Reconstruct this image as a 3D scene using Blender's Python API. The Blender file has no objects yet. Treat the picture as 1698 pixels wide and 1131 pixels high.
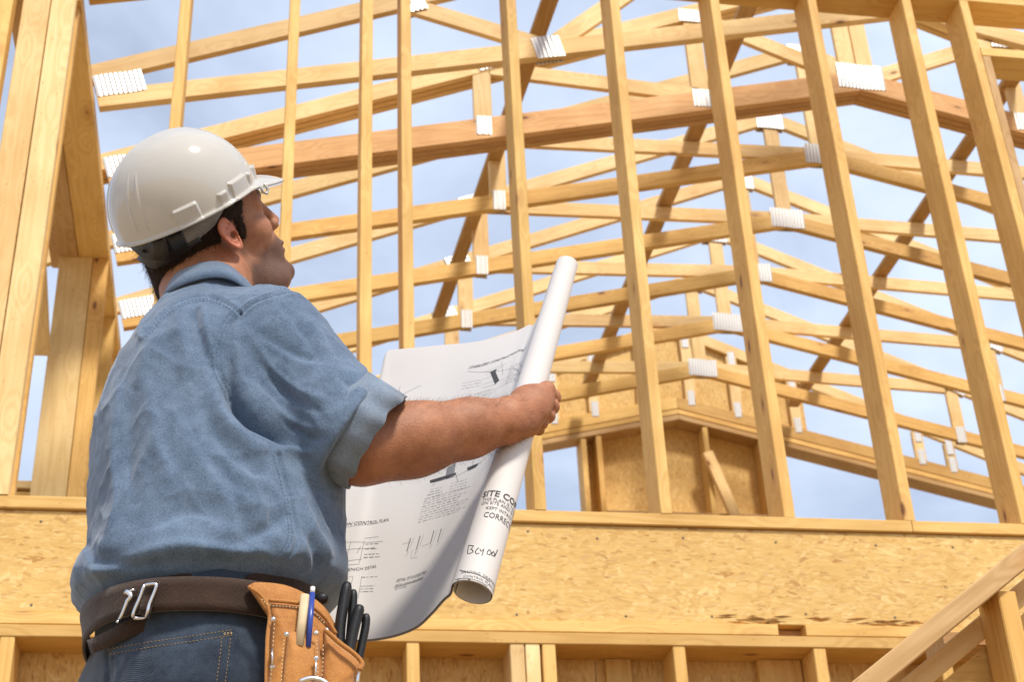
import bpy, bmesh, math, random
import numpy as np
from mathutils import Vector, Matrix
random.seed(7); RNG = np.random.default_rng(7)
SC = bpy.context.scene
COL = SC.collection

# ------------------------------------------------------------------ camera, sky, sun, exposure
CZ = 0.30                                   # camera height above the subfloor
YAW, PITCH, ROLL, FPX, PW, PH = .1875, .5314, -.0495, 2546.6, 1698, 1131
def cam_axes():
    cy, sy = math.cos(YAW), math.sin(YAW)
    f = np.array([sy*math.cos(PITCH), cy*math.cos(PITCH), math.sin(PITCH)])
    r = np.array([cy, -sy, 0.]); u = np.cross(r, f)
    cr, sr = math.cos(ROLL), math.sin(ROLL)
    return cr*r+sr*u, -sr*r+cr*u, f
CR, CU, CF = cam_axes()
cd = bpy.data.cameras.new('camera'); cam = bpy.data.objects.new('camera', cd); COL.objects.link(cam)
mw = Matrix.Identity(4)
for i in range(3):
    mw[i][0], mw[i][1], mw[i][2] = CR[i], CU[i], -CF[i]
mw[2][3] = CZ
cam.matrix_world = mw
cd.sensor_width = 36; cd.lens = FPX/PW*36; cd.clip_start = .05; cd.clip_end = 800
cd.dof.use_dof = True; cd.dof.focus_distance = 2.25; cd.dof.aperture_fstop = 11
SC.camera = cam

SUN_EL, SUN_AZ = math.radians(52), math.radians(160)    # azimuth clockwise from +Y (north)
w = bpy.data.worlds.new('World'); SC.world = w; w.use_nodes = True
nt = w.node_tree; nt.nodes.clear()
def N(t, kind, **k):
    n = t.nodes.new(kind)
    for a, b in k.items(): setattr(n, a, b)
    return n
out = N(nt, 'ShaderNodeOutputWorld'); bg = N(nt, 'ShaderNodeBackground'); bg.inputs[1].default_value = .105
sky = N(nt, 'ShaderNodeTexSky'); sky.sky_type = 'NISHITA'; sky.sun_disc = False
sky.sun_elevation = SUN_EL; sky.sun_rotation = SUN_AZ; sky.air_density = 1.0; sky.dust_density = 1.5
tc = N(nt, 'ShaderNodeTexCoord'); mp = N(nt, 'ShaderNodeMapping'); mp.inputs['Scale'].default_value = (2.2, 2.2, 4.2)
mp.inputs['Location'].default_value = (.35, .1, .2)
ns = N(nt, 'ShaderNodeTexNoise'); ns.inputs['Scale'].default_value = 1.5; ns.inputs['Detail'].default_value = 7; ns.inputs['Roughness'].default_value = .52; ns.inputs['Distortion'].default_value = .4
cr_ = N(nt, 'ShaderNodeValToRGB'); cr_.color_ramp.elements[0].position = .37; cr_.color_ramp.elements[1].position = .66
cr_.color_ramp.elements[0].color = (.50, .50, .50, 1); cr_.color_ramp.elements[1].color = (1, 1, 1, 1)
mx = N(nt, 'ShaderNodeMix', data_type='RGBA'); mx.inputs[7].default_value = (6.6, 7.6, 9.5, 1)
L = nt.links.new
L(tc.outputs['Generated'], mp.inputs[0]); L(mp.outputs[0], ns.inputs['Vector']); L(ns.outputs[0], cr_.inputs[0])
L(cr_.outputs[0], mx.inputs[0]); L(sky.outputs[0], mx.inputs[6]); L(mx.outputs[2], bg.inputs[0]); L(bg.outputs[0], out.inputs[0])
sd = bpy.data.lights.new('sun', 'SUN'); sun = bpy.data.objects.new('sun', sd); COL.objects.link(sun)
sd.energy = 3.6; sd.angle = math.radians(9); sd.color = (1, .93, .82)
d = Vector((math.sin(SUN_AZ)*math.cos(SUN_EL), math.cos(SUN_AZ)*math.cos(SUN_EL), math.sin(SUN_EL)))
sun.rotation_euler = d.to_track_quat('Z', 'Y').to_euler()
SC.view_settings.view_transform = 'Standard'; SC.view_settings.look = 'None'
SC.view_settings.exposure = .26; SC.view_settings.gamma = 1

# ------------------------------------------------------------------ helpers
def U(px, py, Y):
    """world point on the plane at depth Y that the photo shows at this pixel"""
    c = (px-PW/2)/FPX*CR + (PH/2-py)/FPX*CU + CF
    p = c*(Y/c[1]); return np.array([p[0], Y, p[2]+CZ])
def PX(P):
    P = np.asarray(P, float)-np.array([0, 0, CZ]); z = P@CF
    return PW/2+FPX*(P@CR)/z, PH/2-FPX*(P@CU)/z
def tag(o, label=None, cat=None, group=None, kind=None):
    for k, v in (('label', label), ('category', cat), ('group', group), ('kind', kind)):
        if v: o[k] = v
    return o
def empty(name, loc, label, cat, group=None):
    o = bpy.data.objects.new(name, None); COL.objects.link(o); o.location = loc; o.empty_display_size = .1
    return tag(o, label, cat, group)
def link(name, me, mat=None, parent=None, smooth=False):
    o = bpy.data.objects.new(name, me); COL.objects.link(o)
    if mat and not me.materials: me.materials.append(mat)
    if smooth: me.polygons.foreach_set('use_smooth', [True]*len(me.polygons))
    if parent is not None:
        o.parent = parent; o.matrix_parent_inverse = Matrix.Identity(4)
    return o
def wloc(o):
    v = Vector(o.location); p = o.parent
    while p is not None: v += Vector(p.location); p = p.parent
    return v
_bm_cache = {}
def board_mesh(L_, w_, t_, mat, ch=.0025, segs=1, bow=0., end=None):
    """lumber: long axis X, width Z, thickness Y, eased corners; end=(lo,hi) shear of the cut ends (dx per z)"""
    me = bpy.data.meshes.new('lumber')
    hw, ht = w_/2, t_/2
    sec = [(ht-ch, -hw), (ht, -hw+ch), (ht, hw-ch), (ht-ch, hw), (-ht+ch, hw), (-ht, hw-ch), (-ht, -hw+ch), (-ht+ch, -hw)]
    V = []; F = []
    n = segs+1
    for i in range(n):
        u = i/segs; x0 = (u-.5)*L_
        for (y, z) in sec:
            sh = 0
            if end: sh = (end[0]*(1-u)+end[1]*u)*z
            V.append((x0+sh, y+bow*math.sin(math.pi*u), z))
    for i in range(segs):
        for k in range(8):
            a = i*8+k; b = i*8+(k+1) % 8
            F.append((a, b, b+8, a+8))
    F.append(tuple(range(7, -1, -1))); F.append(tuple(range((n-1)*8, n*8)))
    me.from_pydata(V, [], F); me.materials.append(mat); me.update()
    return me
def frame(p0, p1, upv):
    x = Vector(p1)-Vector(p0); L_ = x.length; x.normalize()
    z = Vector(upv)
    if abs(z.normalized().dot(x)) > .98: z = Vector((1, 0, 0))
    z = (z-x*z.dot(x)).normalized(); y = z.cross(x)
    m = Matrix.Identity(4)
    for i in range(3): m[i][0], m[i][1], m[i][2] = x[i], y[i], z[i]
    return m, L_
def board(name, p0, p1, w_, t_, mat, parent=None, upv=(0, 0, 1), jit=.0, bow=0., end=None):
    """board centred on the line p0-p1; w_ along upv, t_ along the other axis"""
    m, L_ = frame(p0, p1, upv)
    o = link(name, board_mesh(L_, w_, t_, mat, bow=bow, segs=8 if bow else 1, end=end), None, parent)
    c = (Vector(p0)+Vector(p1))/2
    if parent is not None: c = c-wloc(parent)
    m.translation = c
    if jit:
        m = m @ Matrix.Rotation(random.uniform(-jit, jit), 4, 'Z') @ Matrix.Rotation(random.uniform(-jit, jit), 4, 'Y')
    o.matrix_local = m
    return o
def ab(x0, x1, y0, y1, z0, z1):
    return x0, x1, y0, y1, z0, z1
def box(name, x0, x1, y0, y1, z0, z1, mat, parent=None, along=None):
    """axis-aligned lumber; grain runs along the longest side"""
    dx, dy, dz = x1-x0, y1-y0, z1-z0; cx, cy, cz = (x0+x1)/2, (y0+y1)/2, (z0+z1)/2
    along = along or 'xyz'[[dx, dy, dz].index(max(dx, dy, dz))]
    if along == 'x': return board(name, (x0, cy, cz), (x1, cy, cz), dz, dy, mat, parent)
    if along == 'y': return board(name, (cx, y0, cz), (cx, y1, cz), dz, dx, mat, parent)
    return board(name, (cx, cy, z0), (cx, cy, z1), dy, dx, mat, parent, upv=(0, 1, 0))
def mesh_obj(name, V, F, mat, parent=None, smooth=False, uv=None):
    me = bpy.data.meshes.new(name); 
    V = np.asarray(V, float)
    if parent is not None: V = V-np.array(wloc(parent))
    me.from_pydata([tuple(v) for v in V], [], F); me.update()
    return link(name, me, mat, parent, smooth)

# ------------------------------------------------------------------ materials
def mat_new(name, rough=.6, spec=.3):
    m = bpy.data.materials.new(name); m.use_nodes = True
    b = m.node_tree.nodes['Principled BSDF']; b.inputs['Roughness'].default_value = rough
    b.inputs['Specular IOR Level'].default_value = spec
    return m, m.node_tree, b
def ramp(t, pts):
    r = N(t, 'ShaderNodeValToRGB'); e = r.color_ramp.elements
    while len(e) < len(pts): e.new(.5)
    for el, (p, c) in zip(e, pts): el.position = p; el.color = (*c, 1)
    return r
def noise(t, vec, scale, detail=4, rough=.5, dist=0):
    n = N(t, 'ShaderNodeTexNoise'); n.inputs['Scale'].default_value = scale; n.inputs['Detail'].default_value = detail
    n.inputs['Roughness'].default_value = rough; n.inputs['Distortion'].default_value = dist
    if vec is not None: t.links.new(vec, n.inputs['Vector'])
    return n
def mixc(t, fac, a, b, blend='MIX'):
    m = N(t, 'ShaderNodeMix', data_type='RGBA', blend_type=blend)
    for i, v in ((0, fac), (6, a), (7, b)):
        if hasattr(v, 'node'): t.links.new(v, m.inputs[i])
        elif isinstance(v, (int, float)): m.inputs[i].default_value = v if i == 0 else (v, v, v, 1)
        else: m.inputs[i].default_value = (*v, 1)
    return m.outputs[2]
def mathn(t, op, a, b=None, clamp=False):
    m = N(t, 'ShaderNodeMath', operation=op); m.use_clamp = clamp
    for i, v in ((0, a), (1, b)):
        if v is None: continue
        if hasattr(v, 'node'): t.links.new(v, m.inputs[i])
        else: m.inputs[i].default_value = v
    return m.outputs[0]
def bump(t, h, strength, dist, b):
    n = N(t, 'ShaderNodeBump'); n.inputs['Strength'].default_value = strength; n.inputs['Distance'].default_value = dist
    t.links.new(h, n.inputs['Height']); t.links.new(n.outputs[0], b.inputs['Normal']); return n
def wood(name, c0, c1, c2, knots=1., rough=.62):
    """sawn softwood: growth-ring bands stretched along local X, knots, mill marks, board to board variation"""
    m, t, b = mat_new(name, rough, .25); L = t.links.new
    tc = N(t, 'ShaderNodeTexCoord'); oi = N(t, 'ShaderNodeObjectInfo')
    off = N(t, 'ShaderNodeVectorMath', operation='SCALE'); off.inputs[0].default_value = (13.1, 7.7, 5.3)
    L(oi.outputs['Random'], off.inputs['Scale'])
    add = N(t, 'ShaderNodeVectorMath', operation='ADD'); L(tc.outputs['Object'], add.inputs[0]); L(off.outputs[0], add.inputs[1])
    v = add.outputs[0]
    # knots
    mk = N(t, 'ShaderNodeMapping'); mk.inputs['Scale'].default_value = (4.2, 11., 11.); L(v, mk.inputs[0])
    vk = N(t, 'ShaderNodeTexVoronoi'); vk.inputs['Scale'].default_value = 1.; L(mk.outputs[0], vk.inputs['Vector'])
    kd = vk.outputs['Distance']
    # warp grain round the knots
    mg = N(t, 'ShaderNodeMapping'); mg.inputs['Scale'].default_value = (1.1, 16, 16); L(v, mg.inputs[0])
    wn = noise(t, mg.outputs[0], .8, 3, .5); 
    kw = mathn(t, 'MULTIPLY', mathn(t, 'SUBTRACT', .45, kd, True), 2.2)
    wv = N(t, 'ShaderNodeVectorMath', operation='ADD'); L(mg.outputs[0], wv.inputs[0])
    cmb = N(t, 'ShaderNodeCombineXYZ'); s = mathn(t, 'ADD', mathn(t, 'MULTIPLY', wn.outputs[0], 2.2), kw)
    for i in range(3): L(s, cmb.inputs[i])
    L(cmb.outputs[0], wv.inputs[1])
    rings = N(t, 'ShaderNodeTexWave'); rings.wave_type = 'BANDS'; rings.bands_direction = 'DIAGONAL'
    rings.inputs['Scale'].default_value = .55; rings.inputs['Distortion'].default_value = 2.; rings.inputs['Detail'].default_value = 2; rings.inputs['Detail Scale'].default_value = .6
    L(wv.outputs[0], rings.inputs['Vector'])
    mf = N(t, 'ShaderNodeMapping'); mf.inputs['Scale'].default_value = (6, 130, 130); L(v, mf.inputs[0])
    fine = noise(t, mf.outputs[0], 1., 4, .6)
    blot = noise(t, v, 3.2, 3, .5)
    g = mathn(t, 'ADD', mathn(t, 'MULTIPLY', rings.outputs['Fac'], .30), mathn(t, 'MULTIPLY', fine.outputs[0], .60))
    base = ramp(t, [(.15, c1), (.5, c0), (.95, c2)]); L(g, base.inputs[0])
    bl = ramp(t, [(.3, (.80, .72, .60)), (.62, (1, 1, 1))]); L(blot.outputs[0], bl.inputs[0])
    c = mixc(t, .8, base.outputs[0], bl.outputs[0], 'MULTIPLY')
    rv = ramp(t, [(0, (.68, .60, .50)), (.2, (1.05, 1.05, 1.02)), (.4, (.80, .76, .62)), (.6, (1.10, 1.08, 1.02)), (.8, (.90, .82, .70)), (1, (1.04, .98, .86))]); L(oi.outputs['Random'], rv.inputs[0])
    c = mixc(t, .8, c, rv.outputs[0], 'MULTIPLY')
    # knot colour only in some cells
    cell = N(t, 'ShaderNodeSeparateColor'); L(vk.outputs['Color'], cell.inputs[0])
    pick = mathn(t, 'GREATER_THAN', cell.outputs[0], 1-.46*knots)
    halo = mathn(t, 'MULTIPLY', mathn(t, 'MULTIPLY', mathn(t, 'SUBTRACT', .30, kd, True), 3.4, True), pick)
    core = mathn(t, 'MULTIPLY', mathn(t, 'MULTIPLY', mathn(t, 'SUBTRACT', .13, kd, True), 16, True), pick)
    c = mixc(t, mathn(t, 'MULTIPLY', halo, .75), c, (.50, .24, .08))
    c = mixc(t, mathn(t, 'MULTIPLY', core, .85), c, (.14, .055, .02))
    # small pitch flecks
    mp2 = N(t, 'ShaderNodeMapping'); mp2.inputs['Scale'].default_value = (9, 60, 60); L(v, mp2.inputs[0])
    v2 = N(t, 'ShaderNodeTexVoronoi'); L(mp2.outputs[0], v2.inputs['Vector'])
    c2s = N(t, 'ShaderNodeSeparateColor'); L(v2.outputs['Color'], c2s.inputs[0])
    fl = mathn(t, 'MULTIPLY', mathn(t, 'GREATER_THAN', c2s.outputs[0], .965), mathn(t, 'LESS_THAN', v2.outputs['Distance'], .30))
    c = mixc(t, mathn(t, 'MULTIPLY', fl, .7), c, (.30, .14, .05))
    L(c, b.inputs['Base Color'])
    h = mathn(t, 'SUBTRACT', g, mathn(t, 'MULTIPLY', core, .4))
    bump(t, h, .35, .0015, b)
    return m
PINE = wood('pine', (.77, .51, .185), (.66, .41, .135), (.83, .59, .25))
PALE = wood('pale_pine', (.84, .63, .33), (.75, .53, .25), (.90, .71, .42), .7)
PINK = wood('fir', (.68, .41, .19), (.58, .32, .13), (.75, .49, .26), .9)
GREY = wood('weathered_pine', (.56, .36, .17), (.46, .28, .12), (.64, .44, .24), .8)
def osb(name, k=1., horiz=True):
    m, t, b = mat_new(name, .6, .25); L = t.links.new
    tc = N(t, 'ShaderNodeTexCoord'); v = tc.outputs['Object']
    cols = None; hs = None
    for i, (sx, sz, rot, seed, thr) in enumerate([(3.0, 12, .06, 0, 0), (5, 15, -.35, 3.1, .45), (7, 15, .55, 7.7, .60), (9, 40, -.05, 5.2, .6)]):
        if not horiz: sx, sz = sz, sx
        mm = N(t, 'ShaderNodeMapping'); mm.inputs['Rotation'].default_value = (0, rot, 0); mm.inputs['Location'].default_value = (seed, seed*1.7, seed*.6)
        wz = noise(t, v, 7, 2); 
        L(v, mm.inputs[0])
        sc = N(t, 'ShaderNodeVectorMath', operation='MULTIPLY'); sc.inputs[1].default_value = (sx, 5, sz); L(mm.outputs[0], sc.inputs[0])
        ad = N(t, 'ShaderNodeVectorMath', operation='ADD'); L(sc.outputs[0], ad.inputs[0]); 
        ws = N(t, 'ShaderNodeVectorMath', operation='SCALE'); ws.inputs['Scale'].default_value = 1.1; L(wz.outputs['Color'], ws.inputs[0]); L(ws.outputs[0], ad.inputs[1])
        vo = N(t, 'ShaderNodeTexVoronoi'); L(ad.outputs[0], vo.inputs['Vector'])
        sp = N(t, 'ShaderNodeSeparateColor'); L(vo.outputs['Color'], sp.inputs[0])
        r = ramp(t, [(0, (.62*k, .38*k, .12*k)), (.3, (.74*k, .50*k, .18*k)), (.6, (.68*k, .44*k, .15*k)), (.85, (.80*k, .58*k, .25*k)), (1, (.50*k, .27*k, .08*k))]); L(sp.outputs[1], r.inputs[0])
        if cols is None: cols = r.outputs[0]; hs = sp.outputs[2]
        else:
            f = mathn(t, 'GREATER_THAN', sp.outputs[0], thr)
            cols = mixc(t, f, cols, r.outputs[0]); hs = mixc(t, f, hs, sp.outputs[2])
    # strand grain and dark gaps
    mf = N(t, 'ShaderNodeMapping'); mf.inputs['Scale'].default_value = (14, 14, 120) if horiz else (120, 14, 14); L(v, mf.inputs[0])
    fn = noise(t, mf.outputs[0], 1, 4, .6, .6)
    fr = ramp(t, [(.3, (.88, .83, .76)), (.62, (1, 1, 1))]); L(fn.outputs[0], fr.inputs[0])
    cols = mixc(t, .75, cols, fr.outputs[0], 'MULTIPLY')
    mg = N(t, 'ShaderNodeMapping'); mg.inputs['Scale'].default_value = (9, 9, 46) if horiz else (46, 9, 9); L(v, mg.inputs[0])
    gn = noise(t, mg.outputs[0], 1, 2, .5, 1.5)
    gp = mathn(t, 'MULTIPLY', mathn(t, 'SUBTRACT', gn.outputs[0], .71, True), 14, True)
    cols = mixc(t, mathn(t, 'MULTIPLY', gp, .8), cols, (.22*k, .10*k, .03*k))
    big = noise(t, v, 1.7, 3); br = ramp(t, [(.3, (.84, .78, .70)), (.65, (1, 1, 1))]); L(big.outputs[0], br.inputs[0])
    cols = mixc(t, .8, cols, br.outputs[0], 'MULTIPLY')
    L(cols, b.inputs['Base Color'])
    bump(t, mathn(t, 'SUBTRACT', hs, gp), .5, .002, b)
    return m
OSB = osb('oriented_strand_board')
OSBV = osb('strand_board_upright', 1.0, False)
def simple(name, col, rough=.6, spec=.4, metal=0., nscale=0, namp=.15, bumps=0):
    m, t, b = mat_new(name, rough, spec); b.inputs['Metallic'].default_value = metal
    b.inputs['Base Color'].default_value = (*col, 1)
    if nscale:
        tc = N(t, 'ShaderNodeTexCoord'); n = noise(t, tc.outputs['Object'], nscale, 5, .6)
        r = ramp(t, [(.3, tuple(c*(1-namp) for c in col)), (.7, tuple(min(1, c*(1+namp)) for c in col))])
        t.links.new(n.outputs[0], r.inputs[0]); t.links.new(r.outputs[0], b.inputs['Base Color'])
        if bumps: bump(t, n.outputs[0], .5, bumps, b)
    return m
GALV = simple('galvanised_steel', (.86, .85, .82), .36, .5, .35, 60, .08)
STEEL = simple('bright_steel', (.80, .80, .80), .22, .5, 1., 90, .08)
GROUND = simple('packed_earth', (.42, .32, .21), .9, .1, 0, 3, .3, .02)

FLOORM = simple('dusty_subfloor', (.30, .21, .11), .8, .2, 0, 4, .3)
# ------------------------------------------------------------------ setting
def gal_rows():
    t = GALV.node_tree; b = t.nodes['Principled BSDF']; tc = N(t, 'ShaderNodeTexCoord'); sp = N(t, 'ShaderNodeSeparateXYZ'); t.links.new(tc.outputs['Object'], sp.inputs[0])
    f = mathn(t, 'SINE', mathn(t, 'MULTIPLY', sp.outputs[0], 2*math.pi/.019)); g_ = mathn(t, 'SINE', mathn(t, 'MULTIPLY', sp.outputs[2], 2*math.pi/.011))
    m_ = mathn(t, 'MULTIPLY', mathn(t, 'GREATER_THAN', f, .35), mathn(t, 'ADD', .55, mathn(t, 'MULTIPLY', mathn(t, 'GREATER_THAN', g_, -.3), .45)))
    c = mixc(t, m_, (.74, .73, .71), (.34, .32, .30)); t.links.new(c, b.inputs['Base Color'])       # rows of punched slots, with the shade of the grooves painted in as colour
gal_rows()
def sheet(name, x0, x1, y0, y1, z, mat, n=1):
    V = [(x0+(x1-x0)*i/n, y0+(y1-y0)*j/n, z) for j in range(n+1) for i in range(n+1)]
    F = [(j*(n+1)+i, j*(n+1)+i+1, (j+1)*(n+1)+i+1, (j+1)*(n+1)+i) for j in range(n) for i in range(n)]
    return mesh_obj(name, V, F, mat)
tag(sheet('ground', -300, 300, -300, 300, -.16, GROUND, 4), kind='structure')
fl = board('floor', (-1.2, 4.2, -.02), (7.4, 4.2, -.02), .04, 15.2, FLOORM); tag(fl, kind='structure')

# ------------------------------------------------------------------ upper stud wall (the screen of studs)
D = 4.3; SD = .14; STEP = .4064; X0 = .8977
Z = lambda z: z+CZ
ZP, ZT = Z(1.9645), Z(4.29)
wall = empty('stud_wall', (0, D, ZP-.04), 'upper stud wall of pale vertical studs in front of the roof trusses, standing on the strand board band', 'wall')
def stud(xr, th=.038, name='stud', jit=.0012, bow=0): return box_stud(name, xr-th, xr, D, D+SD, ZP+.001, ZT-.001, PINE, wall, jit)
def box_stud(name, x0, x1, y0, y1, z0, z1, mat, parent, jit=0):
    cx, cy = (x0+x1)/2, (y0+y1)/2
    return board(name, (cx, cy, z0), (cx, cy, z1), y1-y0, x1-x0, mat, parent, upv=(0, 1, 0), jit=jit, bow=random.uniform(-.004, .004))
for k in range(2, 10):
    dx = {2: .012, 3: -.0, 4: .004}.get(k, 0)
    stud(X0+STEP*(k-5)+dx)
stud(X0+STEP*(4-5)-.137, .040)                 # extra stud
stud(X0+STEP*4+.252, .038)                     # king stud by the opening on the right
hx = X0+STEP*4+.252
box_stud('jack_stud', hx+.002, hx+.038, D+.002, D+SD-.002, ZP+.001, Z(4.00), GREY, wall)
box('header', hx+.003, 5.6, D+.001, D+SD-.001, Z(4.002), Z(4.045), PINE, wall)
box('bottom_plate', -1.1, 2.1, D, D+SD, ZP-.04, ZP, PINE, wall)
box('bottom_plate', 2.103, 5.6, D, D+SD, ZP-.04, ZP, PINE, wall)
box('top_plate', -1.1, 5.6, D, D+SD, ZT, ZT+.038, PINE, wall)
box('top_plate', -1.1, 5.6, D+.002, D+SD-.002, ZT+.040, ZT+.078, PINE, wall)
for k in (11, 12, 13, 14, 15):
    stud(X0+STEP*(k-5)+.05)
# wide corner post at the left
box_stud('corner_post', -.893, -.80, D-.002, D+.038, ZP+.001, ZT-.001, PALE, wall)
box_stud('corner_post', -.798, -.715, D-.003, D+.038, ZP+.001, ZT-.001, PALE, wall)
box_stud('corner_post', -1.05, -.925, D-.02, D+.05, ZP+.001, ZT-.001, PINE, wall)

# ------------------------------------------------------------------ strand board band and the lower wall
band = empty('rim_board', (2, D, Z(1.60)), 'wide pale strand board band between the two stud walls', 'rim board')
def osb_panel(name, x0, x1, y0, y1, z0, z1, mat, parent): return box(name, x0, x1, y0, y1, z0, z1, mat, parent)
for (xa, za, n_, sc_) in ((1.60, 1.620, 20, .012), (.42, 1.612, 8, .012), (1.95, 1.616, 14, .012)):      # torn strands along the lower edge
    V = []; F = []
    for k in range(n_):
        x = xa+random.uniform(-.5, .5)*n_*.017; z = Z(za)+random.uniform(-.5, 1)*sc_; l = random.uniform(.03, .10); h = random.uniform(.001, .0035); t_ = random.uniform(-.12, .12); yo = D+.009-random.uniform(0, .004)
        b_ = len(V); V += [(x-l/2, D+.0125, z), (x, yo, z+h+t_*l/2), (x+l/2, D+.0125, z+t_*l), (x, D+.0125, z-h+t_*l/2)]; F += [(b_, b_+1, b_+3), (b_+1, b_+2, b_+3)]
    mesh_obj('torn_edge', V, F, simple('torn_strands', (.50, .29, .11), .8, .1, 0, 60, .6), band)
NAILM = simple('dull_nail', (.12, .10, .08), .5, .5, .6)
_n = None
for k in range(26):                                            # nail heads along the two long edges of the panels
    x = -.95+.29*(k//2)+random.uniform(-.05, .05); z = (ZP-.075 if k % 2 else Z(1.635))+random.uniform(-.012, .012)
    if _n is None:
        bm = bmesh.new(); bmesh.ops.create_cone(bm, cap_ends=True, segments=10, radius1=.0042, radius2=.0036, depth=.0016, matrix=Matrix.Rotation(math.pi/2, 4, 'X'))
        me = bpy.data.meshes.new('nail'); bm.to_mesh(me); bm.free(); _n = link('nail', me, NAILM, band); o = _n
    else:
        o = _n.copy(); COL.objects.link(o); o.parent = band
    o.location = Vector((x, D+.0115, z))-wloc(band)
osb_panel('panel', -1.1, -.05, D+.012, D+.026, Z(1.606), ZP-.042, OSB, band)
osb_panel('panel', -.048, 3.05, D+.012, D+.026, Z(1.606), ZP-.042, OSB, band)
osb_panel('panel', 3.052, 5.6, D+.012, D+.026, Z(1.606), ZP-.042, OSB, band)
box('backing_joist', -1.1, 5.6, D+.028, D+.07, Z(1.606), ZP-.044, PINE, band)
low = empty('lower_wall', (2, D, 0), 'lower stud wall with double top plate and dark strand board behind, under the pale band', 'wall')
box('top_plate', -1.1, 1.600, D+.001, D+SD, Z(1.568), Z(1.604), PINE, low)
box('top_plate', 1.69, 5.6, D+.001, D+SD, Z(1.568), Z(1.604), PINE, low)
box('backing_block', 1.5, 1.8, D+.05, D+SD-.02, Z(1.569), Z(1.603), GREY, low, along='x')
box('top_plate', -1.1, 5.6, D-.001, D+SD, Z(1.530), Z(1.566), PINE, low)
for xl, th in [(-.74, .04), (-.685, .042), (.458, .04), (.765, .045), (.812, .045), (.862, .042), (1.262, .04), (1.705, .042), (2.11, .04), (2.52, .04), (2.93, .04), (-.28, .04), (.08, .04)]:
    box_stud('stud', xl, xl+th-.002, D+.002, D+SD-.004, .04, Z(1.529), PALE if th > .042 else PINE, low, .001)
box('bottom_plate', -1.1, 5.6, D, D+SD, .001, .039, PINE, low)
osb_panel('sheathing', -1.1, 1.05, D+SD+.001, D+SD+.014, .0, Z(1.60), OSBV, low)
osb_panel('sheathing', 1.052, 5.6, D+SD+.001, D+SD+.014, .0, Z(1.60), OSBV, low)
box_stud('blocking', 1.08, 1.16, D+SD-.02, D+SD, .04, Z(1.528), PINE, low)
box_stud('blocking', 1.56, 1.70, D+SD-.03, D+SD-.001, .04, Z(1.528), PINE, low)

# ------------------------------------------------------------------ side wall on the left
side = empty('side_wall', (-.8, 6, Z(1.6)), 'tall left side wall of studs running away under the truss heels, behind the wide corner post', 'wall')
zt = Z(4.06)
box('top_plate', -.862, -.722, 4.46, 10.2, zt, zt+.038, PINE, side)
box('top_plate', -.860, -.724, 4.46, 10.2, zt+.040, zt+.078, PINE, side)
y = 6.2
for k in range(7):
    w_ = .038
    box_stud('stud', -.945 if k == 0 else -.861, -.796 if k == 0 else -.723, y, y+w_, Z(1.6), zt-.002, PALE if k == 0 else PINE, side, .0)
    y += .53 if k == 0 else .406
box_stud('stud', -.794, -.724, 6.204, 6.236, Z(1.6), zt-.002, PINE, side)
box('header', -.99, -.863, 4.46, 6.3, zt-.006, zt+.03, GREY, side)
box_stud('stud', -.86, -.73, 4.50, 4.538, Z(1.6), zt-.002, PINE, side)
box('bottom_plate', -.862, -.722, 4.46, 10.2, Z(1.56), Z(1.598), PINE, side)
box('far_plate', -3.2, -.95, 7.05, 7.19, Z(3.26), Z(3.30), PALE, side)
box('far_plate', -3.2, -.95, 7.05, 7.19, Z(3.10), Z(3.24), PINE, side, along='x')
board('brace', (-.97, 6.15, Z(3.5)), (-.99, 5.3, zt-.03), .038, .09, PALE, side)

# ------------------------------------------------------------------ trusses
XL, XR, XC = -.69, 6.63, 2.97
SB = (5.10-4.21)/(XC-XL); ST = .42
BOFF = [-.085]
bz = lambda x: Z(4.21+SB*(min(x, 2*XC-x)-XL))+BOFF[0]           # underside line of bottom chord
tz = lambda x: Z(4.285+ST*(min(x, 2*XC-x)-XL))          # centre line of top chord
def plate_mesh(w_, h_, ribs=True):
    """toothed connector plate: thin sheet with rows of punched ridges (real relief)"""
    n = max(3, int(w_/.019)); V = []; F = []; t0 = .0012
    for i in range(n*2+1):
        x = -w_/2+w_*i/(n*2); y = -t0-(.0016 if i % 2 else 0)
        j = .002*math.sin(i*12.9)
        V += [(x, y, -h_/2+j), (x, y, h_/2+j), (x, 0, -h_/2+j), (x, 0, h_/2+j)]
    for i in range(n*2):
        a = i*4; b = a+4
        F += [(a, b, b+1, a+1), (a+2, a+3, b+3, b+2), (a, a+2, b+2, b), (a+1, b+1, b+3, a+3)]
    F += [(0, 1, 3, 2), (n*8, n*8+2, n*8+3, n*8+1)]
    me = bpy.data.meshes.new('plate'); me.from_pydata(V, [], F); me.materials.append(GALV); return me
def cplate(x, y, z, w_, h_, rot, parent):
    for s, yy in ((1, y), (-1, y+.042)):
        o = link('connector_plate', plate_mesh(w_, h_), None, parent)
        m = Matrix.Rotation(-rot, 4, 'Y')
        if s < 0: m = m @ Matrix.Rotation(math.pi, 4, 'Z')
        m.translation = Vector((x, yy, z))-wloc(parent); o.matrix_local = m
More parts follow.
